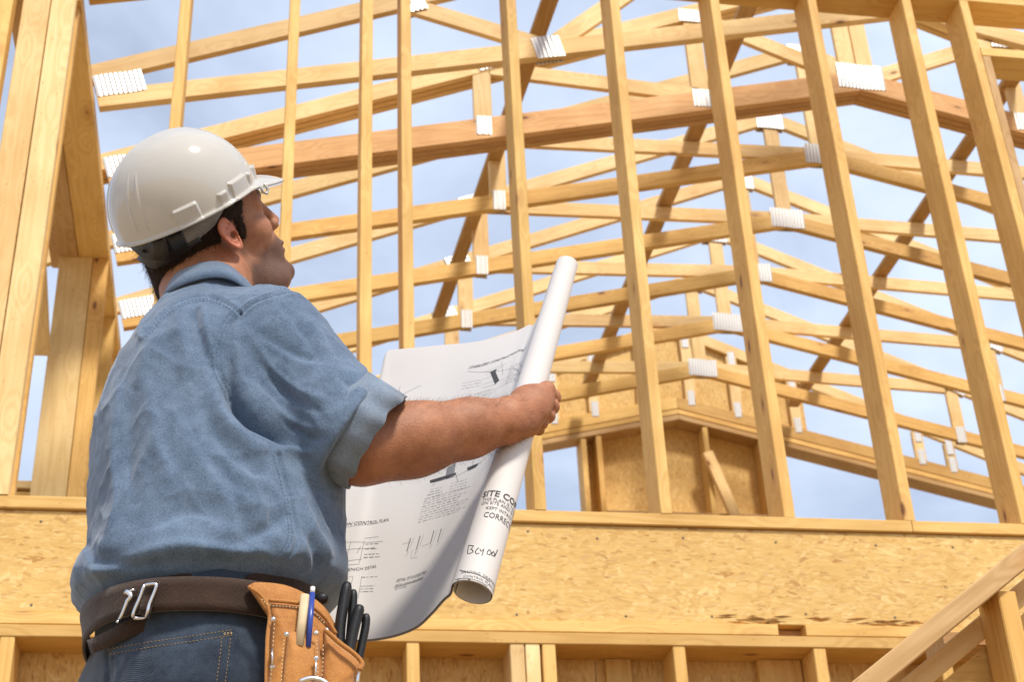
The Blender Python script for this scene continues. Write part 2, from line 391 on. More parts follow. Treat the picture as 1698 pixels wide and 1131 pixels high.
def truss(i, Y, cw=.095, mat=PINE, th=.038, heel_plate=True, web='fan', xmax=XR, label='', girder=False):
    t = empty('roof_truss', (XC, Y, Z(4.2)), label, 'roof truss', 'scissor roof trusses one behind another')
    y = Y+.019
    def seg(nm, xa, za, xb, zb, w_=.087, m=PALE, t_=.027, e=None):
        return board(nm, (xa, y, za), (xb, y, zb), w_, t_, m, t, end=e)
    c = cw/2; cz = c*math.sqrt(1+SB*SB)
    for s in (1, -1):
        X = (lambda x: x) if s > 0 else (lambda x: 2*XC-x)
        plies = 3 if girder else 1
        for q in range(plies):
            yy = Y+.019+q*.041
            p0, p1 = (X(XL-.02), yy, bz(XL)+cz-.02*SB), (X(XC-.001), yy, bz(XC)+cz)
            board('bottom_chord', p0, p1, cw, .038, mat, t, end=(0, SB), bow=0)
        for q in range(plies): board('top_chord', (X(XL-.35), y+q*.041, tz(XL)-.35*ST), (X(XC-.001), y+q*.041, tz(XC)), .089, .0335, PALE, t, end=(0, ST))
    return t, seg, y
def posts(i, Y, **k): pass
NT = 8
labels = {
 -1: 'roof truss nearest the stud wall, its low chord crossing the very top left corner',
 0: 'second roof truss, its long pale bottom chord just above the thick reddish girder',
 1: 'thick reddish triple-ply girder truss with a large grey toothed plate at its peak',
 2: 'first single roof truss just behind the thick reddish girder truss',
 3: 'roof truss whose ribbed peak plate is second below the reddish girder peak',
 4: 'roof truss with its peak plate half hidden by a stud, midway to the gable',
 5: 'roof truss third from the far gable, peak plate just left of a stud',
 6: 'roof truss nearest in front of the far gable end'}
for i in range(-1, 7):
    Y = 5.11+.61*i
    g = (i == 1); BOFF[0] = {-1: -.10, 0: -.125, 4: -.06, 5: -.055, 6: -.05}.get(i, -.085)
    t, seg, yy = truss(i, Y, cw=.125 if g else .089, mat=PINK if g else (PALE if i == 0 else PINE), girder=g, label=labels[i])
    bc = lambda x, o=.06: bz(x)+o+(.04 if g else 0)
    tcn = lambda x: tz(x)-.03
    f = Y-.001
    # heels
    for s in (1, -1):
        X = (lambda x: x) if s > 0 else (lambda x: 2*XC-x)
        sg = s
        cplate(X(XL+.06), f, bz(XL)+.13, .20, .11, math.atan(.30)*s, t)
        if i <= 0:
            xs = 0.0 if i == 0 else .1
            seg('web', X(.58+xs), tcn(.58), X(1.20+xs), bc(1.2)); seg('web', X(1.24+xs), bc(1.24)+.02, X(2.05+xs), tcn(2.05))
            seg('web', X(2.1+xs), tcn(2.1), X(2.55+xs), bc(2.55))
            cplate(X(.60+xs), f, tcn(.6)+.01, .09, .12, math.atan(ST)*s, t); cplate(X(1.20+xs), f, bc(1.2)-.01, .13, .12, math.atan(SB)*s, t)
            cplate(X(2.08+xs), f, tcn(2.08), .12, .12, 0, t)
        elif g:
            seg('web', X(1.0), bc(1.0)-.02, X(1.0), tcn(1.0)+.02, .089); seg('web', X(1.04), tcn(1.05), X(2.10), bc(2.1)+.01)
            seg('web', X(2.11), bc(2.1), X(2.11), tcn(2.11), .089); seg('web', X(2.15), tcn(2.15)-.01, X(2.93), bc(2.97)-.02, .089)
            for a, b_, w1, h1 in ((1.0, bc(1.0)-.02, .075, .11), (1.04, tcn(1.04)+.03, .13, .07), (2.11, bc(2.11)-.02, .09, .11), (2.11, tcn(2.11), .13, .08)):
                cplate(X(a), f, b_, w1, h1, 0 if a in (1.0, 2.11) else math.atan(ST)*s, t)
        else:
            xa = 1.17
            seg('web', X(xa), bc(xa)-.02, X(xa), tcn(xa)+.03, .089); seg('web', X(xa+.03), tcn(xa)+.0, X(XC-.04), bc(XC)-.0)
            cplate(X(xa-.04), f, tcn(xa)+.01, .15, .10, math.atan(ST)*s, t); cplate(X(xa), f, bc(xa)-.01, .065, .12, 0, t)
    kp = (-.026, .03) if g else (0,)
    if i >= 1:
        for dx in ((-.048, .048) if g else (0,)):
            seg('king_post', XC+dx, bc(XC)+.01, XC+dx, tz(XC)-.03, .09)
        cplate(XC+.01, f, Z(5.105 if g else 5.07)+(BOFF[0]+.085), .25 if g else .2, .16 if g else .13, -.03, t)
        cplate(XC, f, tz(XC)-.03, .17, .12, 0, t)
    if g:
        pass

BOFF[0] = -.085
# depth bracing laid on top of the bottom chords
def brace(x, y0, y1, zo, label):
    z = Z(zo); s = 0
    b = board('bracing_board', (x, y0, z), (x, y1, z), .030, .085, GREY, None, upv=(-s, 0, 1))
    tag(b, label, 'brace', 'long bracing boards tying the trusses together')
brace(2.255, 5.2, 9.3, 5.132, 'long brown bracing board lying across the trusses left of their peaks')
brace(3.80, 5.2, 9.3, 5.132, 'long brown bracing board lying across the trusses right of their peaks')
b = board('bracing_board', (1.27, 4.6, Z(4.93)), (1.05, 7.9, Z(4.87)), .03, .075, GREY, None)
tag(b, 'brown bracing board behind the row of short web posts, left of the long paper roll', 'brace', 'long bracing boards tying the trusses together')

BOFF[0] = 0
# ------------------------------------------------------------------ gable end
YG = 9.40
gab = empty('gable_end', (XC, YG, Z(4.3)), 'far gable end wall with strand board centre, raked plates and short studs', 'gable wall')
for s in (1, -1):
    X = (lambda x: x) if s > 0 else (lambda x: 2*XC-x)
    for q in range(2):
        zo = -.045*q
        board('rake_plate', (X(XL), YG+.07, bz(XL)+zo), (X(XC-.001), YG+.07, bz(XC)+zo), .038, .14, (PINE, GREY)[q], gab, upv=(0, 0, 1), end=(0, SB))
    board('bottom_chord', (X(XL), YG+.02, bz(XL)+.072), (X(XC-.001), YG+.02, bz(XC)+.072), .09, .038, PINE, gab, end=(0, SB))
    board('top_chord', (X(XL-.35), YG+.02, tz(XL)-.35*ST), (X(XC-.001), YG+.02, tz(XC)), .089, .033, PALE, gab, end=(0, ST))
for x in (2.06, 2.36, 2.72, 3.08, 3.42, 3.86, 1.17, 4.77, 5.0):
    xx = min(x, 2*XC-x)
    box_stud('gable_stud', x-.019-.02, x+.019+.02, YG+.003, YG+.037, bz(x)+.118, tz(x)-.05, PALE, gab)
    for z_ in (bz(x)+.14, tz(x)-.08): cplate(x, YG-.001, z_, .05, .12, 0, gab)
def poly_slab(name, pts, y0, y1, mat, parent):
    n = len(pts); V = [(x, y0, z) for x, z in pts]+[(x, y1, z) for x, z in pts]
    F = [tuple(range(n)), tuple(range(2*n-1, n-1, -1))]+[(i, i+n, (i+1) % n+n, (i+1) % n) for i in range(n)]
    return mesh_obj(name, V, F, mat, parent)
poly_slab('sheathing', [(2.0, bz(2.0)+.0), (XC, bz(XC)), (2*XC-2.0, bz(2.0)), (2*XC-2.0, tz(2.0)-.02), (XC, tz(XC)-.02), (2.0, tz(2.0)-.02)], YG+.041, YG+.055, OSBV, gab)
poly_slab('sheathing', [(2.24, 2.6), (3.58, 2.6), (3.58, bz(3.58)-.03), (XC, bz(XC)-.03), (2.24, bz(2.24)-.03)], YG+.142, YG+.156, OSBV, gab)
for x in (2.26, 2.37, 3.155, 3.56):
    box_stud('stud', x-.019, x+.019, YG+.002, YG+.138, 2.6, bz(x)-.075, PINE, gab)
box('sill', 2.39, 3.54, YG+.003, YG+.136, Z(4.22), Z(4.31), GREY, gab, along='x')
board('brace', (3.14, YG-.03, Z(4.76)), (3.34, YG-.03, Z(4.1)), .075, .04, PALE, gab, upv=(1, 0, 0))
for x in (.0, .6, 5.9, 6.5):
    box_stud('stud', x-.019, x+.019, YG+.002, YG+.138, 0, bz(x)-.075, PINE, gab)

# right side wall far away, carries the right heels
rw = empty('side_wall', (6.7, 7, 0), 'right side wall of studs carrying the far ends of the trusses, beyond the right edge', 'wall')
box('top_plate', 6.60, 6.74, 4.46, 10.2, zt, zt+.038, PINE, rw)
for k in range(14):
    box_stud('stud', 6.601, 6.739, 4.5+k*.406, 4.538+k*.406, .0, zt-.002, PINE, rw)

# ------------------------------------------------------------------ stair guard at lower right
YS = 2.6
sg = empty('stair_guard', (1.4, YS, 0), 'sloping rough lumber stair guard in the lower right corner', 'stair rail')
p0 = U(1445, 1131, YS); p1 = U(1720, 905, YS); dv = p1-p0
e0 = p0-dv*1.1; e1 = p1+dv*1.6
board('top_rail', e0, e1, .040, .09, GREY, sg)
off = np.array([0, .0, -.041])
board('lower_rail', e0+off+np.array([0, .10, -.022]), e1+off+np.array([0, .10, -.022]), .040, .085, PALE, sg)
pa = U(1640, 1010, YS+.04)
m0 = U(1662, 1010, YS+.0)
def rz(x): return p0[2]+(x-p0[0])*dv[2]/dv[0]
for x in (m0[0], m0[0]-.41, m0[0]+.41):
    box_stud('baluster_stud', x-.019, x+.019, YS-.03, YS+.058, .0, rz(x)-.036, PINE, sg)
q0 = U(1640, 1072, YS+.25)
board('ledger', (q0[0]-.12, YS+.25, q0[2]-.0), (q0[0]+.9, YS+.25, q0[2]-.01), .03, .09, GREY, sg)
V0 = e0+np.array([0, .07, -.10]); V1 = e1+np.array([0, .07, -.10])
mesh_obj('guard_sheathing', [(V0[0], V0[1], V0[2]), (V1[0], V1[1], V1[2]), (V1[0], V1[1], 0), (V0[0], V0[1], 0),
   (V0[0], V0[1]+.012, V0[2]), (V1[0], V1[1]+.012, V1[2]), (V1[0], V1[1]+.012, 0), (V0[0], V0[1]+.012, 0)],
   [(0, 3, 2, 1), (4, 5, 6, 7), (0, 1, 5, 4), (1, 2, 6, 5), (2, 3, 7, 6), (3, 0, 4, 7)], PINE, sg)
#@@PEOPLE
# ================================================================== implicit surfaces
def v3(p): return np.asarray(p, np.float32)
def s_ell(P, c, r, M=None):
    q = P-v3(c)
    if M is not None: q = q@v3(M).T
    r = v3(r); k0 = np.sqrt(((q/r)**2).sum(-1)); k1 = np.sqrt(((q/(r*r))**2).sum(-1))+1e-9
    return k0*(k0-1)/k1
def s_cap(P, a, b, ra, rb):
    a = v3(a); b = v3(b); ab_ = b-a; pa = P-a
    h = np.clip((pa@ab_)/(ab_@ab_), 0, 1)
    return np.sqrt(((pa-h[..., None]*ab_)**2).sum(-1))-(ra+(rb-ra)*h)
def s_chain(P, pts, rs, k=.01):
    d = None
    for i in range(len(pts)-1):
        e = s_cap(P, pts[i], pts[i+1], rs[i], rs[i+1]); d = e if d is None else smin(d, e, k)
    return d
def smin(a, b, k):
    h = np.clip(.5+.5*(b-a)/k, 0, 1); return b+(a-b)*h-k*h*(1-h)
def smax(a, b, k): return -smin(-a, -b, k)
def snets(fn, lo, hi, h, step=6):
    """sparse evaluation on a grid, then naive surface nets"""
    lo = np.array(lo, float); hi = np.array(hi, float)
    n = (np.ceil((hi-lo)/h/step).astype(int)+1)*step+1
    ax = [lo[i]+h*np.arange(n[i]) for i in range(3)]
    cs = [a[::step] for a in ax]
    G = np.stack(np.meshgrid(*cs, indexing='ij'), -1).astype(np.float32)
    Dc = fn(G.reshape(-1, 3)).reshape(G.shape[:3])
    D = np.repeat(np.repeat(np.repeat(Dc, step, 0), step, 1), step, 2)[:n[0], :n[1], :n[2]].astype(np.float32)
    near = np.abs(Dc) < h*step*1.9
    idx = np.argwhere(near)
    o = np.arange(-(step//2)-1, step//2+2)
    O = np.stack(np.meshgrid(o, o, o, indexing='ij'), -1).reshape(-1, 3)
    done = np.zeros(D.shape, bool)
    for k in range(0, len(idx), 400):
        I = (idx[k:k+400, None, :]*step+O[None]).reshape(-1, 3)
        ok = ((I >= 0) & (I < n)).all(1); I = I[ok]
        f = np.ravel_multi_index(I.T, D.shape); f = np.unique(f); f = f[~done.ravel()[f]]
        if not len(f): continue
        J = np.stack(np.unravel_index(f, D.shape), 1)
        D.ravel()[f] = fn((lo+J*h).astype(np.float32)); done.ravel()[f] = True
    S = D < 0
    c = [S[:-1, :-1, :-1], S[1:, :-1, :-1], S[:-1, 1:, :-1], S[1:, 1:, :-1], S[:-1, :-1, 1:], S[1:, :-1, 1:], S[:-1, 1:, 1:], S[1:, 1:, 1:]]
    tot = sum(x.astype(np.int8) for x in c); act = (tot > 0) & (tot < 8)
    A = np.argwhere(act); vid = -np.ones(act.shape, np.int64); vid[tuple(A.T)] = np.arange(len(A))
    offs = np.array([(i & 1, (i >> 1) & 1, i >> 2) for i in range(8)])
    vals = np.stack([D[tuple((A+o_).T)] for o_ in offs], 1)
    acc = np.zeros((len(A), 3)); cnt = np.zeros(len(A))
    for a in range(8):
        for ax_ in (1, 2, 4):
            b = a | ax_
            if b == a: continue
            va, vb = vals[:, a], vals[:, b]; m = (va < 0) != (vb < 0)
            t = np.where(m, va/(va-vb+1e-20), 0)
            p = offs[a]+t[:, None]*(offs[b]-offs[a])
            acc += p*m[:, None]; cnt += m
    V = lo+(A+acc/cnt[:, None])*h
    F = []
    for ax_ in range(3):
        u, w_ = [(1, 2), (2, 0), (0, 1)][ax_]
        sl0 = [slice(None)]*3; sl1 = [slice(None)]*3; sl0[ax_] = slice(0, -1); sl1[ax_] = slice(1, None)
        a_, b_ = S[tuple(sl0)], S[tuple(sl1)]; E = np.argwhere(a_ != b_)
        E = E[(E[:, u] > 0) & (E[:, w_] > 0) & (E[:, u] < D.shape[u]-1) & (E[:, w_] < D.shape[w_]-1)]
        inside = a_[tuple(E.T)]
        du = np.zeros(3, int); dw = np.zeros(3, int); du[u] = 1; dw[w_] = 1
        q = np.stack([vid[tuple((E-du-dw).T)], vid[tuple((E-dw).T)], vid[tuple(E.T)], vid[tuple((E-du).T)]], 1)
        q[~inside] = q[~inside][:, ::-1]; F.append(q[(q >= 0).all(1)])
    F = np.concatenate(F)
    for _ in range(2):                                      # pull the vertices onto the surface
        P = V.astype(np.float32); e = h*.5; d0 = fn(P)
        g = np.stack([fn(P+v3([e, 0, 0]))-d0, fn(P+v3([0, e, 0]))-d0, fn(P+v3([0, 0, e]))-d0], 1)/e
        g2 = (g*g).sum(1)+1e-6; V = V-np.clip(d0/g2, -h, h)[:, None]*g*.8
    return V, F
def relax(V, F, it=2, k=.5):
    for _ in range(it):
        S = np.zeros_like(V); c = np.zeros(len(V))
        for a, b in ((0, 1), (1, 2), (2, 3), (3, 0)):
            np.add.at(S, F[:, a], V[F[:, b]]); np.add.at(S, F[:, b], V[F[:, a]]); np.add.at(c, F[:, a], 1); np.add.at(c, F[:, b], 1)
        V = V+k*(S/np.maximum(c, 1)[:, None]-V)
    return V
def vnormals(V, F):
    n = np.cross(V[F[:, 2]]-V[F[:, 0]], V[F[:, 3]]-V[F[:, 1]]); N_ = np.zeros_like(V)
    for k in range(4): np.add.at(N_, F[:, k], n)
    return N_/(np.linalg.norm(N_, axis=1)[:, None]+1e-12)
def np_mesh(name, V, F, mat, parent=None, smooth=True, cols=None, local=True):
    me = bpy.data.meshes.new(name); V = np.asarray(V, float)
    if parent is not None and local: V = V-np.array(wloc(parent))
    F = np.asarray(F); k = F.shape[1]
    me.vertices.add(len(V)); me.vertices.foreach_set('co', V.ravel())
    me.loops.add(F.size); me.loops.foreach_set('vertex_index', F.ravel().astype(np.int32))
    me.polygons.add(len(F)); me.polygons.foreach_set('loop_start', np.arange(0, F.size, k, dtype=np.int32))
    me.polygons.foreach_set('loop_total', np.full(len(F), k, np.int32)); me.update(calc_edges=True); me.validate()
    for cn, c in (cols or {}).items():
        a = me.color_attributes.new(cn, 'FLOAT_COLOR', 'POINT'); cc = np.ones((len(V), 4)); cc[:, :3] = c; a.data.foreach_set('color', cc.ravel())
    return link(name, me, mat, parent, smooth)
from mathutils import noise as mn
from mathutils.bvhtree import BVHTree
def vnoise(V, s, seed=0, sq=(1, 1, 1)):
    return np.array([mn.noise(Vector((v[0]*s*sq[0]+seed, v[1]*s*sq[1]+seed*.7, v[2]*s*sq[2]-seed))) for v in V])
def seg_dist(px, py, pts):
    """distance in photo pixels to a polyline, and signed side"""
    best = np.full(len(px), 1e9); side = np.zeros(len(px)); par = np.zeros(len(px)); n = len(pts)-1
    for i in range(n):
        a = np.array(pts[i], float); b = np.array(pts[i+1], float); d = b-a; L2 = d@d
        t = np.clip(((px-a[0])*d[0]+(py-a[1])*d[1])/L2, 0, 1); qx = px-a[0]-t*d[0]; qy = py-a[1]-t*d[1]; r = np.hypot(qx, qy)
        m = r < best; best[m] = r[m]; side[m] = np.sign(qx*d[1]-qy*d[0])[m]; par[m] = ((i+t)/n)[m]
    return best, side, par
def sm01(x): x = np.clip(x, 0, 1); return x*x*(3-2*x)
def mpp(P):                                     # metres per photo pixel at a point
    return float((np.asarray(P)-np.array([0, 0, CZ]))@CF)/FPX
def cast(bvh, px, py):
    dr = (px-PW/2)/FPX*CR+(PH/2-py)/FPX*CU+CF; dr /= np.linalg.norm(dr)
    h = bvh.ray_cast(Vector((0, 0, CZ)), Vector(dr), 20)
    return (np.array(h[0]), np.array(h[1])) if h[0] is not None else (None, None)
def poly_sample(pts, n):
    P = np.array(pts, float); d = np.r_[0, np.cumsum(np.linalg.norm(np.diff(P, axis=0), axis=1))]
    t = np.linspace(0, d[-1], n); return np.stack([np.interp(t, d, P[:, k]) for k in range(P.shape[1])], 1)
def spline(pts, n):
    P = np.array(pts, float); P = np.vstack([2*P[0]-P[1], P, 2*P[-1]-P[-2]]); out_ = []
    m = len(P)-3
    for q in np.linspace(0, m-1e-6, n):
        i = int(q); t = q-i; a, b, c, d_ = P[i:i+4]
        out_.append(.5*((2*b)+(-a+c)*t+(2*a-5*b+4*c-d_)*t*t+(-a+3*b-3*c+d_)*t**3))
    return np.array(out_)
def tube(pts, rad, sides=6, closed=False, flat=1.):
    """V,F of a tube along points; rad scalar or per point"""
    P = np.array(pts, float); n = len(P); T = np.gradient(P, axis=0)
    if closed: T = np.roll(P, -1, 0)-np.roll(P, 1, 0)
    T /= np.linalg.norm(T, axis=1)[:, None]+1e-12
    ref = np.array([0, 0, 1.]) if abs(T[0][2]) < .9 else np.array([1., 0, 0]); R_ = np.broadcast_to(np.asarray(rad, float), (n,))
    V = []
    u = np.cross(T[0], ref); u /= np.linalg.norm(u)
    for i in range(n):
        u = u-T[i]*(u@T[i]); u /= np.linalg.norm(u); v = np.cross(T[i], u)
        for k in range(sides):
            a = 2*math.pi*k/sides; V.append(P[i]+R_[i]*(math.cos(a)*u+flat*math.sin(a)*v))
    F = []
    for i in range(n if closed else n-1):
        j = (i+1) % n
        for k in range(sides):
            l = (k+1) % sides; F.append((i*sides+k, i*sides+l, j*sides+l, j*sides+k))
    V = np.array(V)
    if not closed:                               # cap with quads to the centre
        c0, c1 = len(V), len(V)+1; V = np.vstack([V, P[0], P[-1]])
        for k in range(0, sides, 2):
            F.append((c0, (k+2) % sides, (k+1) % sides, k)); b = (n-1)*sides
            F.append((c1, b+k, b+(k+1) % sides, b+(k+2) % sides))
    return V, np.array(F)
def merge(parts):
    V = []; F = []; o_ = 0
    for v, f in parts: V.append(v); F.append(np.asarray(f)+o_); o_ += len(v)
    return np.vstack(V), np.vstack(F)
def strip(A, B, nrm, th):
    """solid ribbon between two point rows, thickness th along nrm"""
    n = len(A); V = np.vstack([A, B, A-nrm*th, B-nrm*th]); F = []
    for i in range(n-1):
        a, b, c, d_ = i, n+i, 2*n+i, 3*n+i
        F += [(a, a+1, b+1, b), (c, d_, d_+1, c+1), (a, c, c+1, a+1), (b, b+1, d_+1, d_)]
    F += [(0, n, 3*n, 2*n), (n-1, 3*n-1, 4*n-1, 2*n-1)]
    return V, np.array(F)
def band_on(bvh, line, wpx, off, th, n=24):
    """ribbon lying on a surface where the photo shows it"""
    L_ = poly_sample(line, n); T = np.gradient(L_, axis=0); T /= np.linalg.norm(T, axis=1)[:, None]
    Nn = np.stack([-T[:, 1], T[:, 0]], 1); w_ = np.broadcast_to(np.asarray(wpx, float), (n,)) if np.ndim(wpx) == 0 else np.interp(np.linspace(0, 1, n), np.linspace(0, 1, len(wpx)), wpx)
    A = []; B = []; NN = []
    for i in range(n):
        a, na = cast(bvh, *(L_[i]+Nn[i]*w_[i]/2)); b, nb = cast(bvh, *(L_[i]-Nn[i]*w_[i]/2)); c, nc = cast(bvh, *L_[i])
        if a is None or b is None: continue
        nn = (na+nb); nn /= np.linalg.norm(nn)
        A.append(a+nn*off); B.append(b+nn*off); NN.append(nn)
    return strip(np.array(A), np.array(B), np.array(NN), th)

# ================================================================== materials of the figure
def cloth(name, c0, c1, weave, rough=.85, mott=(6, 40), bumpd=.0006, twill=False):
    m, t, b = mat_new(name, rough, .2); L = t.links.new
    tc = N(t, 'ShaderNodeTexCoord'); v = tc.outputs['Object']
    n1 = noise(t, v, mott[0], 5, .65); n2 = noise(t, v, mott[1], 4, .6); n3 = noise(t, v, weave, 2, .7)
    f = mathn(t, 'ADD', mathn(t, 'ADD', mathn(t, 'MULTIPLY', n1.outputs[0], .45), mathn(t, 'MULTIPLY', n2.outputs[0], .25)), mathn(t, 'MULTIPLY', n3.outputs[0], .42))
    r = ramp(t, [(.42, c0), (.70, c1)]); L(f, r.inputs[0]); L(r.outputs[0], b.inputs['Base Color'])
    b.inputs['Sheen Weight'].default_value = .25; b.inputs['Sheen Roughness'].default_value = .5
    h = n3.outputs[0]
    if twill:
        w_ = N(t, 'ShaderNodeTexWave'); w_.bands_direction = 'DIAGONAL'; w_.inputs['Scale'].default_value = 260; L(v, w_.inputs['Vector']); h = mathn(t, 'ADD', h, w_.outputs['Fac'])
    h = mathn(t, 'ADD', h, mathn(t, 'MULTIPLY', n2.outputs[0], 2.5))
    bump(t, h, .6, bumpd, b); return m
SHIRT = cloth('blue_chambray', (.050, .084, .140), (.150, .212, .305), 420)
CUFF = cloth('chambray_reverse', (.11, .15, .21), (.235, .29, .37), 420)
JEANS = cloth('dark_denim', (.012, .020, .036), (.055, .080, .120), 800, .9, (9, 60), .0006, True)
WEB = cloth('brown_webbing', (.022, .011, .007), (.055, .028, .016), 900, .8, (20, 300), .0008)
LEATHER = cloth('tan_leather', (.34, .13, .028), (.54, .24, .06), 500, .62, (8, 70), .0008)
THREADG = simple('gold_thread', (.42, .26, .09), .7)
THREADB = simple('blue_thread', (.26, .34, .44), .8)
THREADD = simple('navy_thread', (.05, .08, .13), .8)
THREADW = simple('cream_thread', (.72, .55, .32), .7)
BLACKR = simple('black_rubber', (.010, .010, .011), .5, .4, 0, 200, .3, .0003)
HAIRM = simple('dark_brown_hair', (.030, .016, .009), .7, .15, 0, 300, .5)
HAIRA = simple('arm_hair', (.05, .028, .015), .6)
STRAP = simple('grey_strap', (.21, .185, .16), .55, .3, 0, 40, .08)
BLKP = simple('black_plastic', (.012, .011, .011), .42, .5, 0, 60, .2)
HELM = simple('white_helmet_shell', (.50, .475, .43), .07, .7, 0, 14, .03)
sk, t, b = mat_new('skin', .52, .4)
va = N(t, 'ShaderNodeVertexColor'); va.layer_name = 'tint'; tcn_ = N(t, 'ShaderNodeTexCoord')
n1 = noise(t, tcn_.outputs['Object'], 45, 5, .7); n2 = noise(t, tcn_.outputs['Object'], 420, 3, .6); n3 = noise(t, tcn_.outputs['Object'], 1300, 1, .5)
rr = ramp(t, [(.3, (.72, .62, .58)), (.7, (1.12, 1.12, 1.12))]); t.links.new(n1.outputs[0], rr.inputs[0])
c_ = mixc(t, .9, va.outputs['Color'], rr.outputs[0], 'MULTIPLY')
sx = N(t, 'ShaderNodeVertexColor'); sx.layer_name = 'stubble'; ssep = N(t, 'ShaderNodeSeparateColor'); t.links.new(sx.outputs['Color'], ssep.inputs[0])
dots = mathn(t, 'MULTIPLY', mathn(t, 'SUBTRACT', n3.outputs[0], .42, True), 5, True)
c_ = mixc(t, mathn(t, 'MULTIPLY', ssep.outputs[0], mathn(t, 'ADD', .55, mathn(t, 'MULTIPLY', dots, .5))), c_, (.055, .03, .022))
t.links.new(c_, b.inputs['Base Color']); b.inputs['Subsurface Weight'].default_value = .12; b.inputs['Subsurface Radius'].default_value = (.012, .004, .002); b.inputs['Subsurface Scale'].default_value = .5
bump(t, mathn(t, 'ADD', n2.outputs[0], mathn(t, 'MULTIPLY', n1.outputs[0], 1.5)), .7, .0011, b)
SKIN = sk
SKC = np.array([.37, .168, .084])

# ================================================================== the man
YB = 2.03
# ---- torso rows: py, left px, right px, half depth (m), centre depth
rows = [(1105, 150, 510, .165, 2.03), (1060, 150, 512, .165, 2.03), (1020, 142, 533, .170, 2.03), (985, 126, 560, .182, 2.03), (945, 136, 568, .186, 2.03), (890, 146, 572, .182, 2.03),
        (804, 144, 572, .178, 2.035), (740, 147, 542, .176, 2.04), (693, 160, 530, .172, 2.04), (640, 181, 505, .168, 2.045), (605, 204, 480, .155, 2.055), (569, 230, 450, .130, 2.06), (545, 252, 420, .105, 2.065), (525, 275, 400, .08, 2.065), (510, 290, 388, .06, 2.06)]
Tz = []; Tcx = []; Trx = []; Try = []; Tcy = []
for py, l, r_, hd, cy_ in rows:
    a = U(l, py, cy_); b_ = U(r_, py, cy_); Tz.append((a[2]+b_[2])/2); Tcx.append((a[0]+b_[0])/2); Trx.append((b_[0]-a[0])/2); Try.append(hd); Tcy.append(cy_)
Tz = np.array(Tz); zz = np.linspace(Tz[0], Tz[-1], 160)
def smooth1(a, n=9):
    k = np.hanning(n+2)[1:-1]; k /= k.sum(); return np.convolve(np.pad(a, n//2, 'edge'), k, 'valid')
TT = [smooth1(np.interp(zz, Tz, a)) for a in (Tcx, Trx, Try, Tcy)]
def s_torso(P, grow=0., zlo=None, zhi=None, plane=None):
    z = P[:, 2]; cx, rx, ry, cy = [np.interp(z, zz, a).astype(np.float32) for a in TT]
    x = (P[:, 0]-cx)/(rx+grow); y_ = (P[:, 1]-cy)/(ry+grow)
    r_ = (np.abs(x)**2.25+np.abs(y_)**2.25)**(1/2.25)
    d_ = (r_-1)*np.minimum(rx, ry)*.9
    lo = zz[0] if zlo is None else zlo; hi = zz[-1] if zhi is None else zhi
    if plane is not None: lo = (plane[0]*P[:, 0]+plane[1]*P[:, 1]+plane[2]).astype(np.float32)
    return smax(smax(d_, lo-z, .02), z-hi, .03)
ZHEM = U(400, 936, 1.86)[2]
HP = [U(400, 936, 1.852), U(160, 1018, 2.03), U(532, 1000, 2.03)]
HPL = np.linalg.solve(np.array([[p[0], p[1], 1] for p in HP]), np.array([p[2] for p in HP]))-np.array([0, 0, .010])
hemz = lambda V: HPL[0]*V[:, 0]+HPL[1]*V[:, 1]+HPL[2]
# ---- arm points
S_ = U(452, 566, 1.955); E_ = U(586, 728, 1.905); C0 = U(560, 695, 1.910); C1 = U(634, 741, 1.918)
EL = U(598, 750, 1.925); W_ = U(840, 696, 1.975)
SL = U(312, 615, 2.18); EL2 = U(395, 750, 2.31); HL = U(486, 858, 2.235)
CAX = (C1-C0)/np.linalg.norm(C1-C0)
NECKB = U(348, 506, 2.055)
